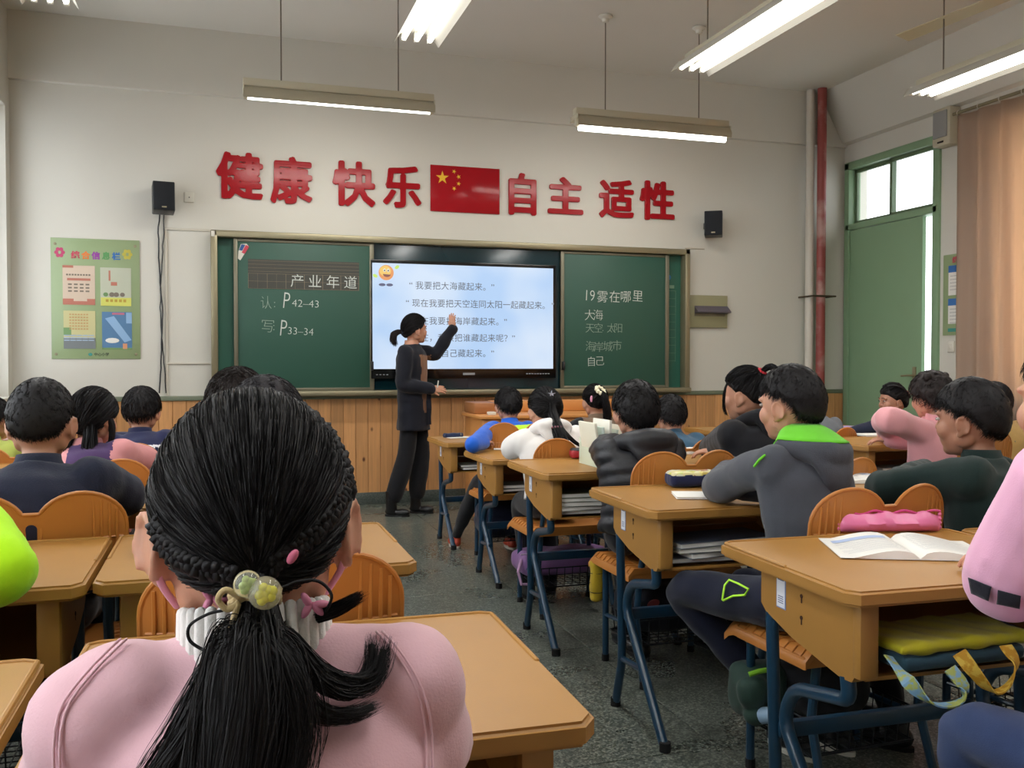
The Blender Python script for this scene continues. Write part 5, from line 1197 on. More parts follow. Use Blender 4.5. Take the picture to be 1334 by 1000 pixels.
    parts = [remesh(q, max(vox, .012)*1.1, 2)]
    q = MB(); head_mb(h, q, True, S(.97), es=ears); hv = .0045 if nface or vox < .009 else .0062
    hm = remesh(q, hv*k, 3); parts.append(hm); nh = len(hm.polygons); n0 = len(parts[0].polygons)
    q = MB()
    if hands[0] and armL: hand_mb(q, wL, hdirL or (wL-eL), (0, -.2, 1) if not stand else (-.6, -.5, .3), k*.92, curl, False)
    if hands[1] and armR: hand_mb(q, wR, hdirR or (wR-eR), (0, -.2, 1) if not stand else (-.6, -.5, .3), k*.92, curl, True)
    if q.v: parts.append(remesh(q, .0034 if vox < .0125 else .0042, 2))
    me = join_meshes(parts)
    Hn = np.array(h.H); Mi = np.array(h.M)
    def skf(ce, nn):
        l = ((ce-Hn)@Mi)/h.k; r = np.zeros(len(ce)); r[(np.abs(l[:, 0]) < .019) & (l[:, 1] > .078) & (np.abs(l[:, 2]+.0565) < .008)] = 1; return r
    mk('body', me, [skin, M_lip], root, skf)
    if nface:
        for s_ in (-1, 1):
            q = MB(); q.ell(h.w((s_*.031, .0775, .002)), [.0105*k, .0075*k, .0048*k], h.M, 14, 10); e_ = obj('eye', q, M_eye, root, ang=None)
            q = MB(); q.ell(h.w((s_*.031, .0832, .002)), [.0062*k, .0030*k, .0046*k], h.M, 10, 8); obj('iris', q, M_iris, e_, ang=None)
            q = MB(); q.tube([h.w((s_*.016, .089, .021)), h.w((s_*.031, .086, .026)), h.w((s_*.046, .076, .021))], [.0018*k, .0024*k, .001*k], 6); obj('eyebrow', q, hmat, root, ang=None)
    # --- top garment
    if top:
        q = MB(); torso(q, .006, neck=.056); g = .008+bulk*.62
        if armL: arm(q, SL, eL, wL, g+puff, .047, .040, .028, .97)
        if armR: arm(q, SR, eR, wR, g+puff, .047, .040, .028, .97)
        if hemz is not None:
            q.rings([ring_ell(P+Vector((0, 0, z)), RT, FW, (rx+.01)*k, (ry+.01)*k) for z, rx, ry in hemz])
        if ftop: ftop(q, S, h, SL, SR, ax, ay, up)
        me = remesh(q, vox, 5); co = getco(me); no = getno(me); co = co+no*(noise_fold(co, fold, 1.0, int(abs(H.x)*100))+(quilted*np.abs(np.sin((co[:, 2]+.25*(co[:, 1]-P.y))*PI/.052))**.7 if quilted else 0))[:, None]; setco(me, co)
        mats = top if isinstance(top, list) else [top]
        tp = mk('jacket' if bulk > .004 else 'sweatshirt', me, mats, root, (lambda ce, nn: top_fmat(ce, nn, S, h)) if top_fmat else None)
        q = MB(); c0 = S(1.0); R = [ring_ell(S(.965)+Vector((0, 0, 0)), ax, ay, .068*k, .060*k, 24), ring_ell(S(1.02), ax, ay, .057*k, .054*k, 24), ring_ell(S(1.06), ax, ay, .054*k, .052*k, 24), ring_ell(S(1.06), ax, ay, .048*k, .047*k, 24), ring_ell(S(.99), ax, ay, .046*k, .045*k, 24)]
        q.rings(R, cap=False); obj('collar', q, neckband or mats[0], root, ang=None)
        for (a, e_, w_) in ((armL, eL, wL), (armR, eR, wR)):
            if a:
                q = MB(); dd = (w_-e_).normalized(); q.tube([w_-dd*.030*k, w_-dd*.004*k], [(.033+bulk*.5)*k, (.030+bulk*.4)*k], 16, round_ends=True); obj('cuff', q, cuff or mats[0], root, ang=None)
        if hood: hood(S, h, ax, ay, up, k, root, mats)
    if legs and bottom:
        q = MB(); q.rings([ring_ell(P+up*t*TL if not stand else P+Vector((0, 0, t*.5)), RT, ay if not stand else FW, rx*k, ry*k) for t, rx, ry in ((-.18, .09, .08), (-.09, .128, .10), (.02, .134, .106), (.12, .128, .10))])
        legf(q, hipL, kL, fL, .010, .99 if not stand else .80, flare); legf(q, hipR, kR, fR, .010, .99 if not stand else .80, flare); me = remesh(q, max(vox, .011), 4); co = getco(me); no = getno(me); setco(me, co+no*noise_fold(co, .004, 1, 5)[:, None]); mk('trousers', me, [bottom], root)
        for ft, kn in ((fL, kL), (fR, kR)):
            z0 = 0; f3 = fw if not stand else (Vector((ft.x-kn.x, ft.y-kn.y, 0))*.0+Vector((math.cos(math.radians(hands_dir)), math.sin(math.radians(hands_dir)), 0)) if False else fw)
            q = MB(); c = Vector((ft.x, ft.y, 0)); Rm = Matrix((Vector((f3.y, -f3.x, 0)), f3, Vector((0, 0, 1)))).transposed()
            q.ell(c+f3*.085*k+Vector((0, 0, .030*k)), (.036*k, .062*k, .030*k), Rm, 16, 10); q.ell(c+f3*.0*k+Vector((0, 0, .036*k)), (.034*k, .052*k, .036*k), Rm, 16, 10); q.tube([c+Vector((0, 0, .03*k)), c+Vector((0, 0, .085*k))], [.036*k, .034*k], 12)
            me = remesh(q, .006, 4); a = getco(me); a[:, 2] = np.maximum(a[:, 2], .006); setco(me, a); so = mk('shoe', me, [shoe or M_black], root)
            q = MB(); V = [c+f3*y*k+Vector((f3.y, -f3.x, 0))*x*k for x, y in [(.034*math.sin(a), .045-.098*math.cos(a)) for a in [2*PI*i/20 for i in range(20)]]]; q.rings([[v+Vector((0, 0, 0)) for v in V], [v+Vector((0, 0, .014)) for v in V]]); obj('sole', q, M_white if shoe and not stand else M_rubber, so)
    # --- hair
    kw = dict(thick=.014, low=-.70, side=.12, front=.5, n=2600, L=.020, w=.0009, messy=1.1, lift=.5); kw.update(hair_kw or {})
    pr_ = [hair_cap(h, kw['thick'], kw['low'], kw['side'], kw['front'], bulk=kw.get('bulk'))]
    if hair == 'short':
        pr_.append(tufts(h, kw['n'], kw['L'], kw['w'], kw['thick'], kw['low'], kw['side'], kw['front'], lift=kw['lift'], messy=kw['messy'], crown=kw.get('crown', (0, -.35, .93))))
    elif hair == 'tied':
        pr_.append(tied_strands(h, kw['tie'], kw['n'], kw['w'], kw['thick'], kw['low'], kw['side'], kw['front']))
    me = mesh_from(pr_); ho = mk('hair', me, [hmat], root)
    return root, h, S, ho, dict(SL=SL, SR=SR, ax=ax, ay=ay, up=up, C7=C7)
def tied_strands(h, tie, n, w, thick, low, side, front, S_=10, loose=.0012):
    """strands combed over the skull from anywhere in the hair region to the tie point (unit direction)"""
    d = rng.normal(size=(n*3, 3)); d /= np.linalg.norm(d, axis=1, keepdims=True); m = hair_mask(d[:, 0], d[:, 1], d[:, 2], low, side, front); d = d[m > -.03][:n]
    t = np.array(tie, float); t /= np.linalg.norm(t); ang = np.arccos(np.clip(d@t, -1, 1)); u = np.linspace(0, .99, S_)[None, :, None]; a = ang[:, None, None]; sn = np.sin(a)+1e-6
    D = (np.sin((1-u)*a)*d[:, None, :]+np.sin(u*a)*t[None, None, :])/sn; mm = hair_mask(D[..., 0], D[..., 1], D[..., 2], low, side, front)
    th_ = np.sqrt(np.clip(mm/.16, 0, 1))*thick+rng.random((len(d), 1))*.0025+loose*np.sin(u[..., 0]*9+rng.random((len(d), 1))*6); R = np.array([A_, B_, C_])
    P = D*(R+th_[..., None])+np.array(SC0); P = (P*h.k)@np.array(h.M).T+np.array(h.H); return ribbons(P, w)
def tail_strands(p0, paths, n, spread, w, r0=.012, S_=14, parent=None, mat_=None, name='ponytail', core=True, wave=.004, tip=.15):
    """ponytail: list of guide polylines (weights), strands scattered about them"""
    parts = []; tot = sum(wt for _, wt, _ in paths)
    for g, wt, sp in paths:
        G = np.array([list(p) for p in catmull(g, 6)]); s_ = np.linspace(0, len(G)-1, S_); G = np.stack([np.interp(s_, np.arange(len(G)), G[:, i]) for i in range(3)], 1); N_ = int(n*wt/tot)
        off = rng.normal(size=(N_, 3)); off /= np.linalg.norm(off, axis=1, keepdims=True); off *= rng.random((N_, 1))**.5; u = np.linspace(0, 1, S_)
        rad = r0+(sp-r0)*np.minimum(1, u*1.6)**1.2; end = 1-tip*rng.random((N_, 1)); Pp = []
        for i in range(S_):
            uu = u[i]*end[:, 0]*(S_-1); k0 = np.minimum(uu.astype(int), S_-2); fr = (uu-k0)[:, None]; base = G[k0]*(1-fr)+G[k0+1]*fr
            Pp.append(base+off*rad[i]*(1-.35*u[i]**3)+wave*np.stack([np.sin(u[i]*7+off[:, 0]*9), np.cos(u[i]*6+off[:, 1]*9), 0*off[:, 0]], 1)*u[i])
        parts.append(ribbons(np.stack(Pp, 1), w))
        if core:
            q = MB(); K = len(G); q.tube([tuple(p) for p in G[:-1]], [max(.003, .8*(r0+(sp-r0)*min(1, (i/(K-1))*1.6)**1.2)*(1-.9*(i/(K-1))**3)) for i in range(K-1)], 12); parts.append((q.v, [f for f in q.f if len(f) == 4]))
    me = mesh_from(parts); return mk(name, me, [mat_ or M_hair], parent)
def knot(name, P, r, m, parent, n=10): q = MB(); q.tube(P, r, n, round_ends=True); return obj(name, q, m, parent, ang=None)
def scrunchie(c, ax_, R_, r, m, parent, name='hair_tie'):
    ax_ = Vector(ax_).normalized(); a = ax_.orthogonal().normalized(); b = ax_.cross(a); q = MB()
    q.tube([Vector(c)+(a*math.cos(t)+b*math.sin(t))*(R_+.15*r*math.sin(9*t)) for t in [2*PI*i/36 for i in range(36)]], [r*(1+.25*math.sin(9*2*PI*i/36)) for i in range(36)], 8, closed=True); return obj(name, q, m, parent, ang=None)
def flip_hood(col_in=None, size=1.0, rim=None):
    def f(S, h, ax, ay, up, k, root, mats):
        c = S(.97); q = MB(); n = 28; V = []
        # hood fallen on the back: a collar roll round the neck with a pouch behind
        path = []; rr = []
        for i in range(n):
            a = 2*PI*i/n; cx, cy = math.cos(a), math.sin(a); back = max(0, -cy)
            path.append(c+ax*(.088*size*k*cx)+ay*((.062 if cy > 0 else .092*size)*k*cy-.012*k)+up*(.004*k-.055*k*max(0, cy)+(.012 if not col_in else -.030)*k*back)); rr.append((.019+.018*back)*size*k)
        q.tube(path, rr, 12, closed=True)
        for j in range(7):
            t = j/6; q.ell(c-ay*(.098+.012*math.sin(PI*t))*size*k-up*((.01 if not col_in else .04)+.085*t)*k, (.085*size*k*(1-.55*t), .020*size*k, .030*k), Matrix((ax, ay, up)).transposed(), 14, 9)
        me = remesh(q, .008, 4); co = getco(me); no = getno(me); setco(me, co+no*noise_fold(co, .0035, 1.2, 3)[:, None]); mk('hood', me, mats[:1], root)
        if col_in:
            q = MB(); V = []
            for t in (0, .25, .5, .75, 1.0, 1.12):
                row = []
                for i in range(n):
                    a = 2*PI*i/n; cx, cy = math.cos(a), math.sin(a); d_ = ax*cx+ay*cy; inn = c+d_*.050*k+up*.058*k; o_ = path[i]+up*rr[i]*.80+d_*rr[i]*.25; p_ = inn.lerp(o_, min(t, 1))+up*(.004*k+.004*k*math.sin(PI*min(t, 1)))
                    if t > 1: p_ = o_+d_*rr[i]*.35-up*.004*k
                    row.append(p_)
                V.append(row)
            q.rings(V, cap=False); lo = obj('hood_lining', q, col_in, root, ang=None); md = lo.modifiers.new('t', 'SOLIDIFY'); md.thickness = .004*k; md.offset = 1
    return f
# ---------------------------------------------------------------- the pupils and the teacher
def V3(*a): return Vector(a)
navy_t = cloth('navy_trousers', (26, 30, 48)); dark_t = cloth('black_trousers', (24, 24, 28)); jeans = cloth('blue_denim', (56, 72, 112), .9, .8, 700, .15)
# 1. the girl in the foreground ------------------------------------------------
H = Pd(328, 682, .87); P = V3(.035, .76, .56)
pinkA = cloth('pale_pink_fleece', (222, 178, 188), .9, .25, 400, .03, .3); pinkB = cloth('pink_seam', (196, 140, 162)); knit = cloth('white_knit', (226, 222, 218), .9, .6, 300)
TIE = (-.02, -.90, -.42)
def puffs(q, S, h, SL, SR, ax, ay, up):
    q.ell(SL+up*.020+ax*.012, (.058, .056, .046), None, 14, 10)
    for s_, sh in ((-1, SL), (1, SR)):
        q.ell(S(.955)+ax*s_*.055, (.060, .052, .040), None, 14, 10); q.ell(S(.945)+ax*s_*.095-up*.004, (.050, .052, .040), None, 14, 10); q.ell(sh+ax*s_*.012-up*.004, (.056, .062, .058), None, 16, 12); q.ell(sh+ax*s_*.024-up*.05+ay*.02, (.052, .058, .066), None, 16, 12); q.ell(sh+ax*s_*.002+up*.012+ay*.03, (.032, .042, .034), None, 12, 10)
root, h, S, hair, J = person('girl in a pale pink sweatshirt with long black ponytail, large in the foreground', H, P, 1.03, (0, -8, -1), 0, ears=1.22, top=pinkA, bottom=jeans, hair='tied', vox=.0065,
    hair_kw=dict(tie=TIE, n=6500, w=.0005, thick=.015, low=-.74, side=.10, front=.42), eL=(-.13, 1.0, .815), wL=(.0, 1.16, .82), eR=(.215, 1.0, .815), wR=(.10, 1.17, .82), fold=.0042, sh_w=.115, sh_t=.90, neckband=knit, cuff=pinkA, ftop=puffs, nface=True, bow=.03)
def on_skull(d, h, t=.018):
    d = Vector(d).normalized(); return h.w((SC0.x+d.x*(A_+t), SC0.y+d.y*(B_+t), SC0.z+d.z*(C_+t)))
tp = on_skull(TIE, h, .024)
# raglan seams
def on_back(px, py, Z, co, lift=.002, rad=.012, snap=False):
    """nearest garment point for a ray through (px, py), lifted towards the viewer"""
    a = Pd(px, py, Z); d = (a-V3(0, 0, CAM_H)).normalized(); o = np.array((0, 0, CAM_H)); D = np.array(d); r = co-o; t = r@D; perp = np.linalg.norm(r-t[:, None]*D, axis=1); idx = np.where(perp < rad)[0]
    if len(idx) == 0: return a
    j = idx[np.argmin(t[idx])]; return Vector(co[j]-D*lift) if snap else Vector(o+D*(t[j]-lift))
jk = [o for o in root.children if o.name.startswith('sweatshirt')][0]; cog = getco(jk.data)
for pts in (((158, 832), (150, 838), (107, 882), (76, 930), (70, 1000), (84, 1060)), ((490, 822), (512, 846), (537, 886), (552, 934), (556, 1000), (548, 1060))):
    for off in (0, 8):
        Cs = catmull([(x+off, y, 0) for x, y in pts], 3); q = MB(); q.tube([on_back(c.x, c.y, .8, cog, -.0004, .007) for c in Cs], .0012, 6); obj('seam', q, pinkA, jk, ang=None)
# ribbed white collar
q = MB(); C_k = S(1.0)
for i in range(34):
    a = 2*PI*i/34; q.tube([C_k+J['ax']*(.062*math.cos(a))+J['ay']*(.058*math.sin(a))+J['up']*z-V3(0, .004, 0) for z in (-.014, .012, .040)], [.0058, .0062, .0054], 6, round_ends=True)
obj('ribbed_collar', q, knit, root, ang=None)
# braids: three strands woven along a path on the skull
def braid(dirs, r, name, t=.020, par=None, n=7):
    C = catmull([on_skull(d, h, t) for d in dirs], 16); q = MB(); K = len(C); cyc = n
    for s3 in range(3):
        P_ = []; 
        for i, c in enumerate(C):
            u = i/(K-1); tg = (C[min(i+1, K-1)]-C[max(i-1, 0)]).normalized(); out = (c-h.H).normalized(); sd = tg.cross(out).normalized(); ph = 2*PI*(u*cyc/1.5+s3/3)
            P_.append(c+sd*r*.95*math.sin(ph)+out*r*.55*math.sin(2*ph)*1.0)
        q.tube(P_, [r*.62*(.75+.35*abs(math.sin(i*.9))) for i in range(K)], 8, round_ends=True)
    return obj(name, q, M_hair, par or hair, ang=None)
braid([(-.84, -.48, -.02), (-.74, -.60, -.20), (-.52, -.78, -.33), (-.20, -.92, -.42)], .0072, 'braid', .016, n=9)
braid([(.90, -.30, .30), (.82, -.50, .10), (.62, -.73, -.08), (.36, -.90, -.26), (.12, -.93, -.38)], .0075, 'braid', .013, n=12)
braid([(.55, .10, .80), (.76, -.10, .60), (.90, -.20, .36), (.97, -.12, .10)], .0085, 'braid', .014, n=9)
braid([(-.12, .20, .96), (.15, .20, .95), (.38, .16, .90), (.55, .10, .80)], .009, 'braid', .012, n=7)
# ponytail with flying locks
g0 = tp+V3(0, -.012, -.004)
def at(px, py, lift=.012): return on_back(px, py, .8, cog, lift)
tz = g0+V3(0, -.022, -.035)
tail = tail_strands(tp, [
    ([g0, tz, at(322, 850, .055), at(318, 930, .035), at(300, 1040, .03), at(290, 1130, .03)], 5, .050),
    ([g0, tz, at(290, 870, .05), at(250, 950, .03), at(205, 1020, .02), at(180, 1080, .02)], 2, .022),
    ([g0, tz, at(365, 870, .05), at(380, 960, .03), at(352, 1060, .03)], 3, .032),
    ([g0, tz, at(365, 830, .04), at(405, 872, .022), at(455, 895, .014), at(490, 880, .012), at(503, 832, .012)], 1.6, .012),
    ([g0, tz, at(375, 840, .04), at(425, 892, .022), at(462, 900, .014), at(482, 870, .012), at(484, 828, .012)], 1.0, .008),
    ([g0, tz, at(375, 870, .04), at(410, 925, .022), at(455, 932, .014), at(492, 916, .012)], 1.1, .009),
], 5200, .05, .0005, .013, 18, hair, M_hair, 'ponytail', True, .004)
lock = tail_strands(tp, [([tz, at(372, 806, .03), at(405, 803, .015), at(440, 792, .02), at(472, 774, .03)], 1.2, .008)], 900, .02, .0005, .009, 12, hair, M_hair, 'loose_lock', False, .002)
for P_ in ([(350, 775), (385, 758), (415, 757), (432, 775), (425, 795)], [(272, 850), (248, 835), (247, 815), (270, 800), (290, 795)]):
    q = MB(); q.tube(catmull([Pd(x, y, .76) for x, y in P_], 6), .0014, 6, round_ends=True); obj('loose_lock', q, M_hair, hair, ang=None)
# hair band with two clear beads
M_band = cloth('tan_elastic_band', (186, 164, 120)); M_bead = mat('clear_bead', (236, 238, 220), .03); _bb = M_bead.node_tree.nodes['Principled BSDF']; _bb.inputs['Transmission Weight'].default_value = .85; _bb.inputs['IOR'].default_value = 1.3
band = scrunchie(tp+V3(0, -.016, -.008), (0, .5, .86), .0165, .0042, M_band, root); scr2 = scrunchie(tp+V3(0, -.018, -.013), (0, .45, .9), .0175, .0034, M_band, band, 'band_loop')
q = MB(); q.tube(catmull([tp+V3(-.012, -.034, -.006), tp+V3(-.023, -.036, .002), tp+V3(-.029, -.034, -.006), tp+V3(-.022, -.034, -.014), tp+V3(-.013, -.034, -.009)], 5), .0026, 7); q.tube(catmull([tp+V3(-.014, -.034, -.010), tp+V3(-.02, -.038, -.03), tp+V3(-.024, -.036, -.05)], 5), .0026, 7); obj('band_bow', q, M_band, band, ang=None)
for (px, py), r, cc, nm in (((331, 727), .0118, (240, 226, 20), 'yellow'), ((311, 717), .0098, (196, 218, 130), 'pale_green')):
    c = tp+(Pd(px, py, tp.y/_c)-Pd(322, 733, tp.y/_c))+V3(0, -.046, -.004); q = MB(); q.ell(c, (r*1.1, r*1.1, r*1.1), None, 24, 16); b_ = obj('clear_bead', q, M_bead, band, ang=None)
    q = MB(); rr_ = random.Random(3)
    for i in range(9): a = i*2.4; q.ell(c+V3(math.cos(a), 0, math.sin(a))*r*.45*(i/9)**.5+V3(0, -.2*r, 0), (r*.28, r*.25, r*.28), None, 8, 6)
    obj('bead_filling', q, mat(nm+'_bead_filling', cc, .5), b_, ang=None)
q = MB(); c = h.w((.045, -.088, -.004)); R = Matrix.Rotation(.6, 3, 'Y'); q.ell(tp+(Pd(370, 708, .8)-Pd(322, 733, .8))+V3(0, .012, 0), (.004, .003, .007), R, 10, 6); obj('pink_hair_clip', q, mat('pink_clip', (214, 110, 140), .4), root)
# face mask with ear loops
M_mask = cloth('pink_mask_cloth', (220, 158, 178), .8, .2)
q = MB(); V = []
for j in range(7):
    z = -.012-.078*j/6; V.append([h.w(((.068-.012*j/6)*math.sin(a), .018+(.092-.010*abs(j-2)/3)*math.cos(a), z)) for a in [-1.25+2.5*i/16 for i in range(17)]])
v = [p for r_ in V for p in r_]; q.add(v, [(j*17+i, j*17+i+1, (j+1)*17+i+1, (j+1)*17+i) for j in range(6) for i in range(16)]); mo = obj('face_mask', q, M_mask, root, ang=None); md = mo.modifiers.new('t', 'SOLIDIFY'); md.thickness = .002; md.offset = 1
for s_ in (-1, 1):
    q = MB(); P_ = catmull([h.w((s_*.070, .030, -.022)), h.w((s_*.084, .012, .000)), h.w((s_*.0845, -.016, .002)), h.w((s_*.081, -.022, -.020)), h.w((s_*.078, -.014, -.045)), h.w((s_*.067, .022, -.070))], 5); q.tube(P_, .0034, 8, flat=1); obj('ear_loop', q, M_mask, mo, ang=None)
for (px, py) in ((277, 778), (405, 786)):
    c = Pd(px, py, .80); q = MB()
    for a in (0, 2.1, 4.2, 5.4): q.ell(c+V3(math.cos(a)*.008, -.004, math.sin(a)*.005), (.008, .004, .0035), Matrix.Rotation(-a, 3, 'Y'), 10, 6)
    obj('collar_bow', q, mat('rose_ribbon', (214, 130, 160), .5), root, ang=None)
# 2. the rest: Py() depth, head centre in the photo ------------------------------------------------
def kid(lbl, px, py, Z, seat, **kw):
    k = kw.get('k', 1.0); H_ = Pd(px, py, Z); dy = kw.pop('lean', .16); dx = kw.pop('shift', 0); cy = kw.pop('chair', None); P_ = V3(H_.x+dx, H_.y-dy, seat)
    if cy: P_.y = max(P_.y, CH[cy][1]+.160+kw.get('bulk', 0))
    if 'vox' not in kw: kw['vox'] = .009 if Z < 3.2 else (.011 if Z < 4.5 else .013)
    hk = kw.get('hair_kw', {}); hk.setdefault('n', 2500) if kw.get('hair') == 'tied' else hk.setdefault('n', 7500 if Z < 3.2 else (4500 if Z < 4.5 else 2500)); hk.setdefault('w', .0009 if Z < 3.2 else .0014); kw['hair_kw'] = hk
    return person(lbl, H_, P_, **kw)
Zd = .80
grey = cloth('charcoal_fleece', (72, 75, 83), .95, .5, 350, .1); lime = cloth('lime_lining', (110, 205, 50), .8)
p = Pz(934, 634, .825); pw = Pz(953, 606, .815)
rt, h2, S2, hr2, J2 = kid('boy in a charcoal hooded fleece with lime green hood lining', 1030, 527, 2.76, .55, chair='R2', head=(24, -3, 0), turn=14, lean=.22, top=grey, bottom=navy_t,
    eL=p, wL=pw, hdirL=(.3, 1, -.05), hood=flip_hood(lime, 1.12), bulk=.010, hair_kw=dict(thick=.016, low=-.64, side=.20, front=.42, L=.016), kneeL=(1.42, 2.66, .50), footL=(1.74, 2.46, .075), footR=(1.88, 2.46, .075), nface=True, shoe=M_black, sh_w=.12)
jk = [o for o in rt.children if o.name.startswith('jacket')][0]; co = getco(jk.data)
P_ = [on_back(x, y, 2.6, co) for x, y in ((983, 607), (989, 599), (996, 593))]; q = MB(); q.tube(P_, .004, 6, round_ends=True); obj('lime_piping', q, lime, jk, ang=None)
# neon piping and printed mark on his trouser leg
tr = [o for o in rt.children if o.name.startswith('trousers')][0]; co = getco(tr.data); neon = mat('neon_lime_piping', (190, 250, 60), .6)
P_ = [on_back(x, y, 2.6, co, .004) for x, y in ((941, 781), (944, 762), (950, 755), (962, 760), (975, 767), (970, 775), (955, 776), (942, 782))]; q = MB(); q.tube(P_, .0035, 6, closed=True); obj('neon_piping', q, neon, tr, ang=None)
dg_ = cloth('dark_green_sweat', (28, 44, 42), .95, .3, 400, .08)
p = Pz(1150, 638, .825); pw = Pz(1205, 612, .82)
kid('boy in a dark green sweatshirt looking left behind the two lobed chair', 1264, 546, 2.90, .55, k=1.08, chair='S2', head=(27, -2, 0), turn=30, lean=.18, top=dg_, bottom=dark_t, eL=p, wL=pw, hdirL=(.2, 1, 0), skin=M_skin2, bulk=.012, hair_kw=dict(thick=.017, low=-.62, side=.10, front=.36, L=.016), nface=True, fold=.006, eR=(2.42, 2.35, .83), wR=(2.26, 2.56, .83))
# the girl in pink at the right edge
pinkS = cloth('bright_pink_fleece', (236, 176, 206), .9, .25, 400, .03, .3); blk = cloth('black_sleeve_print', (38, 38, 48))
rt, *_k = kid('girl in bright pink with black sleeve marks, cut off by the right edge', 1400, 522, 1.66, .57, head=(15, 0, 0), turn=20, lean=.20, top=pinkS, bottom=jeans, eL=V3(1.345, 1.30, .85), wL=V3(1.66, 1.47, .84), eR=V3(1.80, 1.25, .84), wR=V3(1.62, 1.55, .825), bulk=.016, puff=.016, vox=.007, sh_w=.145, sh_t=.93, kneeL=(1.37, 1.42, .52), kneeR=(1.60, 1.40, .52), fold=.003, hair_kw=dict(thick=.012, n=1500))
jk = [o for o in rt.children if o.name.startswith('jacket')][0]; co = getco(jk.data)
for quad in (((1262, 752), (1292, 764), (1288, 782), (1266, 772)), ((1300, 768), (1330, 776), (1328, 792), (1299, 786))):
    q = MB(); V = []
    for j in range(7):
        for i in range(9):
            u, v_ = i/8, j/6; a_, b_, c_, d_ = quad; x = (a_[0]*(1-u)+b_[0]*u)*(1-v_)+(d_[0]*(1-u)+c_[0]*u)*v_; y = (a_[1]*(1-u)+b_[1]*u)*(1-v_)+(d_[1]*(1-u)+c_[1]*u)*v_; V.append(on_back(x, y, 1.6, co, .0045, .03 if len([1 for _ in (0,)]) and False else .012, False))
    q.add(V, [(j*9+i, j*9+i+1, j*9+i+10, j*9+i+9) for j in range(6) for i in range(8)]); o = obj('sleeve_patch', q, blk, jk, ang=None); md = o.modifiers.new('t', 'SOLIDIFY'); md.thickness = .002
# black puffer jacket: quilted rings
puf = mat('black_puffer_nylon', (30, 31, 37), .5, var=.1, vscale=20, bump=.3, bscale=120)
def quilt(q, S, h, SL, SR, ax, ay, up):
    for t in (.05, .19, .33, .47, .61, .74): q.rings([ring_ell(S(t-.05), ax, ay, .130, .095), ring_ell(S(t-.03), ax, ay, .158, .124), ring_ell(S(t+.03), ax, ay, .160, .126), ring_ell(S(t+.05), ax, ay, .130, .095)])
p = Pz(786, 586, .83)
kid('boy in a black quilted puffer jacket with hood, seen from behind', 828, 536, 3.75, .55, k=1.04, chair='R3', head=(-4, -4, 0), turn=0, lean=.20, top=puf, bottom=dark_t, eL=p, bulk=.026, hood=flip_hood(None, 1.25), quilted=.009, kneeL=(1.64, 3.66, .50), footL=(1.68, 3.50, .075), hair_kw=dict(thick=.020, low=-.74, side=.05, front=.4, L=.024), fold=.005, sh_w=.115)
# girl in the black jacket, high ponytail with a red tie
TD = (0, -.62, .70)
p = Pz(930, 583, .83)
rt, h3, S3, hr3, J3 = kid('girl in a black jacket with high ponytail and red hair tie', 972, 514, 3.95, .54, k=1.03, chair='S3', head=(32, -2, 0), turn=12, lean=.18, top=cloth('black_jacket_cloth', (24, 25, 31), .8, .4), bottom=dark_t, bulk=.022, eL=p, hood=flip_hood(None, 1.05), hair='tied', hair_kw=dict(tie=TD, thick=.014, low=-.55, side=.10, front=.42), fold=.006)
def on_h(hh, d, t=.016): d = Vector(d).normalized(); return hh.w((SC0.x+d.x*(A_+t), SC0.y+d.y*(B_+t), SC0.z+d.z*(C_+t)))
t0 = on_h(h3, TD); M_rtie = cloth('red_hair_tie_cloth', (196, 50, 60)); scrunchie(t0, h3.d((0, -.6, .7)), .014, .006, M_rtie, rt)
tail_strands(t0, [([t0, t0+h3.d((0, -.04, .02)), t0+h3.d((.0, -.075, -.02)), t0+h3.d((.0, -.085, -.09)), t0+h3.d((.0, -.075, -.15))], 1, .024)], 500, 0, .0013, .010, 12, hr3, M_hair)
tail_strands(t0, [([h3.w((-.055, .045, .07)), h3.w((-.082, .055, .02)), h3.w((-.085, .06, -.05)), h3.w((-.078, .05, -.085))], 1, .006)], 120, 0, .0011, .004, 8, hr3, M_hair, 'side_lock', False)
# white hoodie girl
wht = cloth('white_hoodie_cloth', (228, 224, 220), .95, .4, 300, .03, .3)
TD = (0, -.93, .10); p = Pz(668, 577, .82); p2 = Pz(757, 565, .82)
rt, h4, S4, hr4, J4 = kid('girl in a white hoodie with a long black ponytail and star clip', 710, 534, 4.80, .53, chair='R4', head=(0, -6, 0), turn=0, lean=.20, top=wht, bottom=dark_t, bulk=.022, eL=V3(p.x, p.y+.02, .79), eR=V3(p2.x, p2.y+.05, .80), hood=flip_hood(None, 1.1), hair='tied', hair_kw=dict(tie=TD, thick=.016, low=-.66, side=.0, front=.42), fold=.006)
t0 = on_h(h4, TD); scrunchie(S4(1.0)+V3(0, -.145, .03), (0, .1, 1), .022, .006, cloth('pink_tie_cloth', (226, 150, 170)), rt)
tail_strands(t0, [([t0, t0+V3(0, -.02, -.05), S4(1.0)+V3(.0, -.15, .02), S4(.85)+V3(.01, -.185, 0), S4(.72)+V3(.03, -.16, 0)], 3, .040), ([t0, t0+V3(.01, -.02, -.06), S4(1.0)+V3(.02, -.16, .02), S4(.88)+V3(.07, -.17, 0), S4(.78)+V3(.13, -.15, 0)], 1, .012)], 800, 0, .0015, .016, 12, hr4, M_hair)
q = MB(); c = on_h(h4, (.05, -.80, .55), .020); 
for a in range(5): q.tube([c, c+V3(.020*math.cos(a*1.257+.3), -.003, .016*math.sin(a*1.257+.3))], [.005, .002], 6, round_ends=True)
obj('star_hair_clip', q, mat('silver_clip', (200, 204, 220), .2, metal=.7), rt)
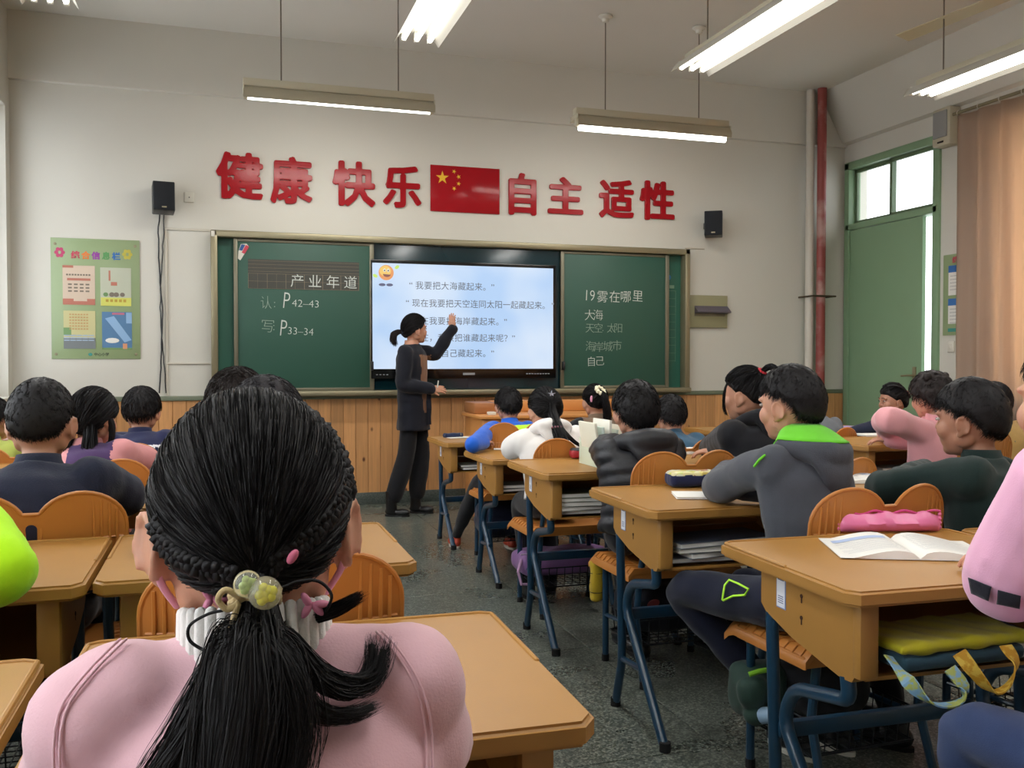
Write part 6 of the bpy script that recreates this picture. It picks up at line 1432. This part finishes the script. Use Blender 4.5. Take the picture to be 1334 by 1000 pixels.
# blue and lime jacket boy
blu = cloth('bright_blue_nylon', (24, 92, 200), .5, .3); lm = cloth('neon_yellow_nylon', (190, 240, 50), .6)
def fm_blue(ce, nn, S, h):
    c7 = np.array(S(1.0)); l = ce-c7; r = np.zeros(len(ce)); r[(l[:, 2] > -.165+.25*np.abs(l[:, 0])*0) & (l[:, 2] < -.015) & (np.abs(l[:, 0]) < .13)] = 1; r[(l[:, 2] < -.06) & (np.abs(np.abs(l[:, 0])-.155) < .012) & (l[:, 1] < .1)] = 1; return r
p = Pz(610, 578, .77)
kid('boy in a bright blue jacket with neon yellow shoulders nearest the teacher', 662, 528, 5.95, .51, zt=.712, chair='R5', head=(0, -4, 0), lean=.20, top=[blu, lm], top_fmat=fm_blue, bottom=cloth('black_white_stripe_trousers', (34, 34, 38)), bulk=.018, puff=-.006, eL=V3(p.x+.02, p.y-.02, .765), hair_kw=dict(thick=.018, L=.03, low=-.55), neckband=blu, shoe=mat('orange_red_shoe', (186, 70, 44), .5), kneeL=(1.58, 5.70, .47), footL=(1.50, 5.98, .075), k=.97)
# girl with cream hair tie
TD = (.05, -.86, .42)
rt, h5, S5, hr5, J5 = kid('girl with a cream scrunchie ponytail and taupe black top below the screen', 775, 523, 6.10, .51, zt=.712, chair='S5', head=(-3, -4, 0), lean=.18, top=[cloth('taupe_knit', (118, 98, 80)), cloth('black_knit', (26, 26, 30))], top_fmat=lambda ce, nn, S, h: ((np.abs(ce[:, 0]-h.H.x) > .125)).astype(int), bottom=dark_t, bulk=.012, hair='tied', hair_kw=dict(tie=TD, thick=.015, low=-.62, side=.05, front=.42), k=.97)
t0 = on_h(h5, TD); scrunchie(t0+V3(.0, 0, .012), h5.d((.3, -.6, .6)), .026, .013, cloth('cream_scrunchie_cloth', (232, 226, 196)), rt)
tail_strands(t0, [([t0, t0+V3(.01, -.04, -.02), t0+V3(.025, -.05, -.10), t0+V3(.035, -.04, -.19), t0+V3(.035, -.03, -.25)], 1, .034)], 500, 0, .0017, .014, 12, hr5, M_hair)
q = MB(); q.ell(on_h(h5, (-.55, -.72, .05), .018), (.010, .006, .022), None, 10, 8); obj('pink_hair_clip', q, mat('pink_clip2', (220, 150, 180), .4), rt)
# blue shirt boy
kid('boy in a slate blue shirt, low in his seat behind the puffer jacket boy', 874, 541, 5.05, .50, zt=.712, chair='S4', head=(-10, -6, 0), lean=.16, top=cloth('slate_blue_cotton', (52, 84, 108)), bottom=navy_t, bulk=.012, hair_kw=dict(thick=.018, L=.028, low=-.6), k=.95, sh_w=.13)
# yellow by the door block
kid('child in yellow and grey, mostly hidden behind the charcoal hoodie boy', 1058, 522, 6.0, .52, zt=.712, head=(25, -2, 0), lean=.14, top=[cloth('golden_yellow_knit', (206, 160, 50)), cloth('mid_grey_knit', (100, 104, 110))], top_fmat=lambda ce, nn, S, h: (ce[:, 2] < .90).astype(int), bottom=dark_t, hair_kw=dict(thick=.016), k=.95, bulk=.008)
# navy braided child
rt, h6, S6, hr6, J6 = kid('child in navy with braided hair, in profile by the green door', 1163, 522, 6.1, .50, zt=.712, head=(78, -2, 0), turn=48, lean=.12, top=cloth('navy_knit', (28, 34, 54)), bottom=navy_t, eL=V3(3.86, 5.02, .77), wL=V3(3.76, 5.16, .755), hair='tied', hair_kw=dict(tie=(0, -.9, .3), thick=.013, low=-.66, side=.04, front=.42, n=1500), skin=M_skin2, nface=True, k=.95, vox=.011)
for s_ in (-1, 0, 1):
    q = MB(); P_ = [on_h(h6, (s_*.35+.02, .55-.14*i, .85-.10*i), .018) for i in range(9)]; q.tube([p_ for p_ in P_], [.007+.003*(i % 2) for i in range(9)], 8); obj('braid', q, M_hair, hr6, ang=None)
scrunchie(on_h(h6, (0, -.9, .3)), h6.d((0, -.9, .3)), .016, .007, M_rtie, rt)
# pink fleece child with curly hair
pk2 = cloth('rose_pink_fleece', (226, 160, 166), .95, .4, 350, .04, .3)
p = Pz(1158, 556, .93)
rt, h7, S7, hr7, J7 = kid('child in a rose pink fleece with fluffy brown hair leaning on a raised elbow', 1213, 517, 4.62, .54, chair='T1', head=(8, -4, 0), turn=14, lean=.16, top=pk2, bottom=dark_t, eL=p+V3(.02, .04, .03), wL=Pz(1163, 568, .80)+V3(.05, .12, 0), bulk=.016, puff=.004, hmat=M_hair2, hair_kw=dict(thick=.020, L=.04, messy=1.6, lift=.9, low=-.75, side=-.1, front=.4, bulk=lambda x, y, z: .008+.006*np.sin(x*14)*np.sin(z*13)*np.cos(y*12)), sh_w=.12)
q = MB(); q.ell(on_h(h7, (-.65, -.30, .72), .026), (.022, .022, .022), None, 12, 8); q.ell(on_h(h7, (.55, -.30, .72), .026), (.020, .020, .020), None, 12, 8); obj('hair_bun', q, M_hair2, hr7, ang=None)
kid('child in a tan yellow top just showing behind the dark green boy', 1294, 524, 5.2, .52, head=(15, -2, 0), lean=.14, top=cloth('tan_yellow_knit', (176, 142, 84)), bottom=dark_t, hair_kw=dict(thick=.016), k=.97, bulk=.012)
# left block
nvy = cloth('navy_ribbed_knit', (36, 40, 58), .95, .7, 260, .1)
kid('boy in a navy knitted sweater behind the two lobed chair at the left edge', 54, 549, 2.68, .56, k=1.08, chair='A2', head=(-4, -4, 0), turn=-4, lean=.12, top=nvy, bottom=dark_t, bulk=.018, hair_kw=dict(thick=.012, L=.012, w=.0008, low=-.60, side=.16, front=.4, n=8000), sh_w=.135, fold=.006)
TD = (.3, -.75, .55)
rt, h8, S8, hr8, J8 = kid('girl with long loose black hair in a pink and purple jacket at left', 122, 544, 3.7, .54, chair='C4', head=(-30, -6, 0), turn=-10, lean=.14, top=[cloth('dusty_pink_jacket', (206, 140, 142)), cloth('purple_lining', (70, 48, 90))], top_fmat=lambda ce, nn, S, h: ((np.abs(ce[:, 0]-h.H.x) < .08) & (ce[:, 2] > S(.8).z)).astype(int), bottom=dark_t, bulk=.018, hair='tied', hair_kw=dict(tie=(0, -.8, -.6), thick=.018, low=-.8, side=-.1, front=.42))
t0 = h8.w((0, -.07, -.05)); tail_strands(t0, [([h8.w((-.04, -.07, -.02)), h8.w((-.05, -.085, -.10)), h8.w((-.05, -.09, -.19))], 2, .036), ([h8.w((.04, -.07, -.02)), h8.w((.05, -.08, -.10)), h8.w((.055, -.09, -.20))], 2, .036), ([h8.w((.06, -.01, .03)), h8.w((.088, .0, -.05)), h8.w((.085, -.01, -.14)), h8.w((.10, -.02, -.19))], 1, .012)], 900, 0, .0014, .02, 12, hr8, M_hair, 'loose_hair')
stripe = cloth('white_stripe_cloth', (214, 214, 220)); nv2 = cloth('navy_polo_cloth', (34, 38, 70)); 
def fm_str(ce, nn, S, h):
    l = ce-np.array(S(1.0)); z = -l[:, 2]; r = np.zeros(len(ce)); r[(np.abs(z-.050-.12*np.abs(l[:, 0])) < .0065) & (l[:, 1] < .05)] = 1; r[(np.abs(z-.125) < .006)] = 1; r[(np.abs(l[:, 0]+.16) < .008)] = 1; r[(np.abs(l[:, 0]-.02) < .018) & (np.abs(z-.105) < .012)] = 2; return r
kid('boy in a navy polo with white stripes under the notice board', 185, 535, 4.68, .52, chair='C5', head=(-12, -4, 0), turn=-4, lean=.14, top=[nv2, stripe, cloth('red_badge_cloth', (190, 60, 60))], top_fmat=fm_str, bottom=navy_t, bulk=.012, hair_kw=dict(thick=.020, L=.034, low=-.5, messy=.35), vox=.009)
kid('child at the left edge in a yellow green collar', -10, 546, 4.6, .52, head=(-20, -2, 0), lean=.14, top=cloth('yellow_green_cotton', (170, 180, 90)), bottom=dark_t, skin=M_skin2, hair_kw=dict(thick=.012), k=.97)
neonj = cloth('neon_lime_fleece', (180, 240, 30), .9, .3, 300, .04)
kid('child in a neon lime jacket whose round sleeve rests on the left desk', -150, 560, 1.90, .57, head=(0, 0, 0), turn=-6, lean=.16, top=neonj, bottom=dark_t, bulk=.020, puff=.012, vox=.0085, eR=V3(-.40, 1.90, .86), wR=V3(-.50, 2.08, .84), eL=V3(-.95, 1.9, .83), wL=V3(-.8, 2.12, .83), fold=.004)
greyk = cloth('lime_green_jacket', (150, 215, 60), .9)
kid('child with grey black cropped hair directly ahead of the foreground girl', 346, 562, 1.85, .56, chair='C2', head=(0, -6, 0), lean=.12, top=greyk, bottom=dark_t, bulk=.0, hmat=M_hairg, hair_kw=dict(thick=.013, L=.016, w=.0007, n=7000, low=-.5, side=.14, front=.4), sh_w=.085, vox=.009, k=.95)
kid('pupil whose dark crown shows two rows ahead of the foreground girl', 309, 533, 2.7, .57, chair='C3', head=(0, -4, 0), lean=.12, top=cloth('dark_brown_knit', (60, 50, 46)), bottom=dark_t, bulk=.012, hmat=M_hair2, hair_kw=dict(thick=.018, L=.03))
# ---------------------------------------------------------------- the teacher
bl = cloth('black_blazer_cloth', (22, 24, 34), .8, .3); bn = cloth('brown_sweater_knit', (134, 98, 74), .95, .5, 300); blt = cloth('black_wide_trousers', (24, 24, 28))
Ht = V3(1.512, 7.40, 1.510); Pt = V3(1.50, 7.40, .905)
def fm_bl(ce, nn, S, h):
    l = ce-np.array((1.50, 7.40, 0)); fwv = np.array((.883, -.469, 0)); rtv = np.array((-.469, -.883, 0)); s_ = l@rtv; f_ = l@fwv; r = np.zeros(len(ce)); z = ce[:, 2]
    r[(ce[:, 0] > 1.50) & (ce[:, 0] < 1.66) & (ce[:, 1] > 7.275) & (ce[:, 1] < 7.53) & (f_ > -.03) & (z > .84) & (z < 1.30)] = 1; return r
rt, ht, St, hrt, Jt = person('teacher in a black blazer and brown sweater pointing up at the screen', Ht, Pt, 1.06, (-80, 2, 0), -118, top=[bl, bn], top_fmat=fm_bl, bottom=blt, shoe=mat('black_boot_leather', (20, 20, 22), .35), stand=True,
    eL=V3(1.715, 7.52, 1.315), wL=V3(1.865, 7.53, 1.525), hdirL=(-.12, 0, 1), eR=V3(1.385, 7.24, 1.065), wR=V3(1.615, 7.24, 1.03), hdirR=(1, .05, -.05), kneeL=(1.575, 7.46, .50), kneeR=(1.43, 7.36, .49), footL=(1.53, 7.46, .085), footR=(1.31, 7.36, .085), hair='tied', hair_kw=dict(tie=(0, -.92, -.30), n=2600, w=.0011, thick=.015, low=-.74, side=-.12, front=.42), nface=True, vox=.010, fold=.005, bulk=.012, sh_w=.140, bow=.005, curl=.25, flare=.022,
    hemz=[(-.215, .155, .118), (-.12, .152, .115), (.0, .142, .112), (.12, .128, .104)], neckband=M_skin, cuff=bl)
for o in rt.children:
    if o.name.startswith('shoe'):
        pass
t0 = on_h(ht, (0, -.92, -.30), .014); scrunchie(t0, (1, 0, .1), .015, .007, cloth('dark_tie_cloth', (40, 44, 60)), rt)
tail_strands(t0, [([t0, t0+V3(-.025, 0, .008), t0+V3(-.065, 0, -.012), t0+V3(-.075, 0, -.06), t0+V3(-.055, 0, -.10)], 1, .034)], 600, 0, .0016, .012, 12, hrt, M_hair2)
q = MB(); q.tube([V3(1.66, 7.225, 1.04), V3(1.668, 7.225, 1.095)], .005, 8); tag(obj('chalk_stick', q, M_chalk), 'white chalk stick held upright in the teacher\'s lowered hand', 'chalk')
q = MB(); V = [[Vector((1.60+.02*u, 7.27+.012*math.sin(k*2.1+u), z)) for u in (-1, -.3, .3, 1, .3, -.3)] for k, z in enumerate((.99, .93, .87, .80, .74))]
for i, r_ in enumerate(V):
    for j in (4, 5): r_[j].y += .015
q.rings(V); obj('blazer_flap', q, bl, rt)
# second shoe pair: boots' shafts of the teacher
for fx, fy in ((1.53, 7.46), (1.31, 7.36)):
    q = MB(); q.tube([(fx, fy, .04), (fx-.003, fy, .12), (fx+.004, fy, .20)], [.046, .044, .050], 14); obj('boot_shaft', q, mat('black_boot_leather', (20, 20, 22), .35), rt)
for _o in [o for o in bpy.data.objects if o.users == 0 and False]: pass
bpy.data.scenes.remove(TS)
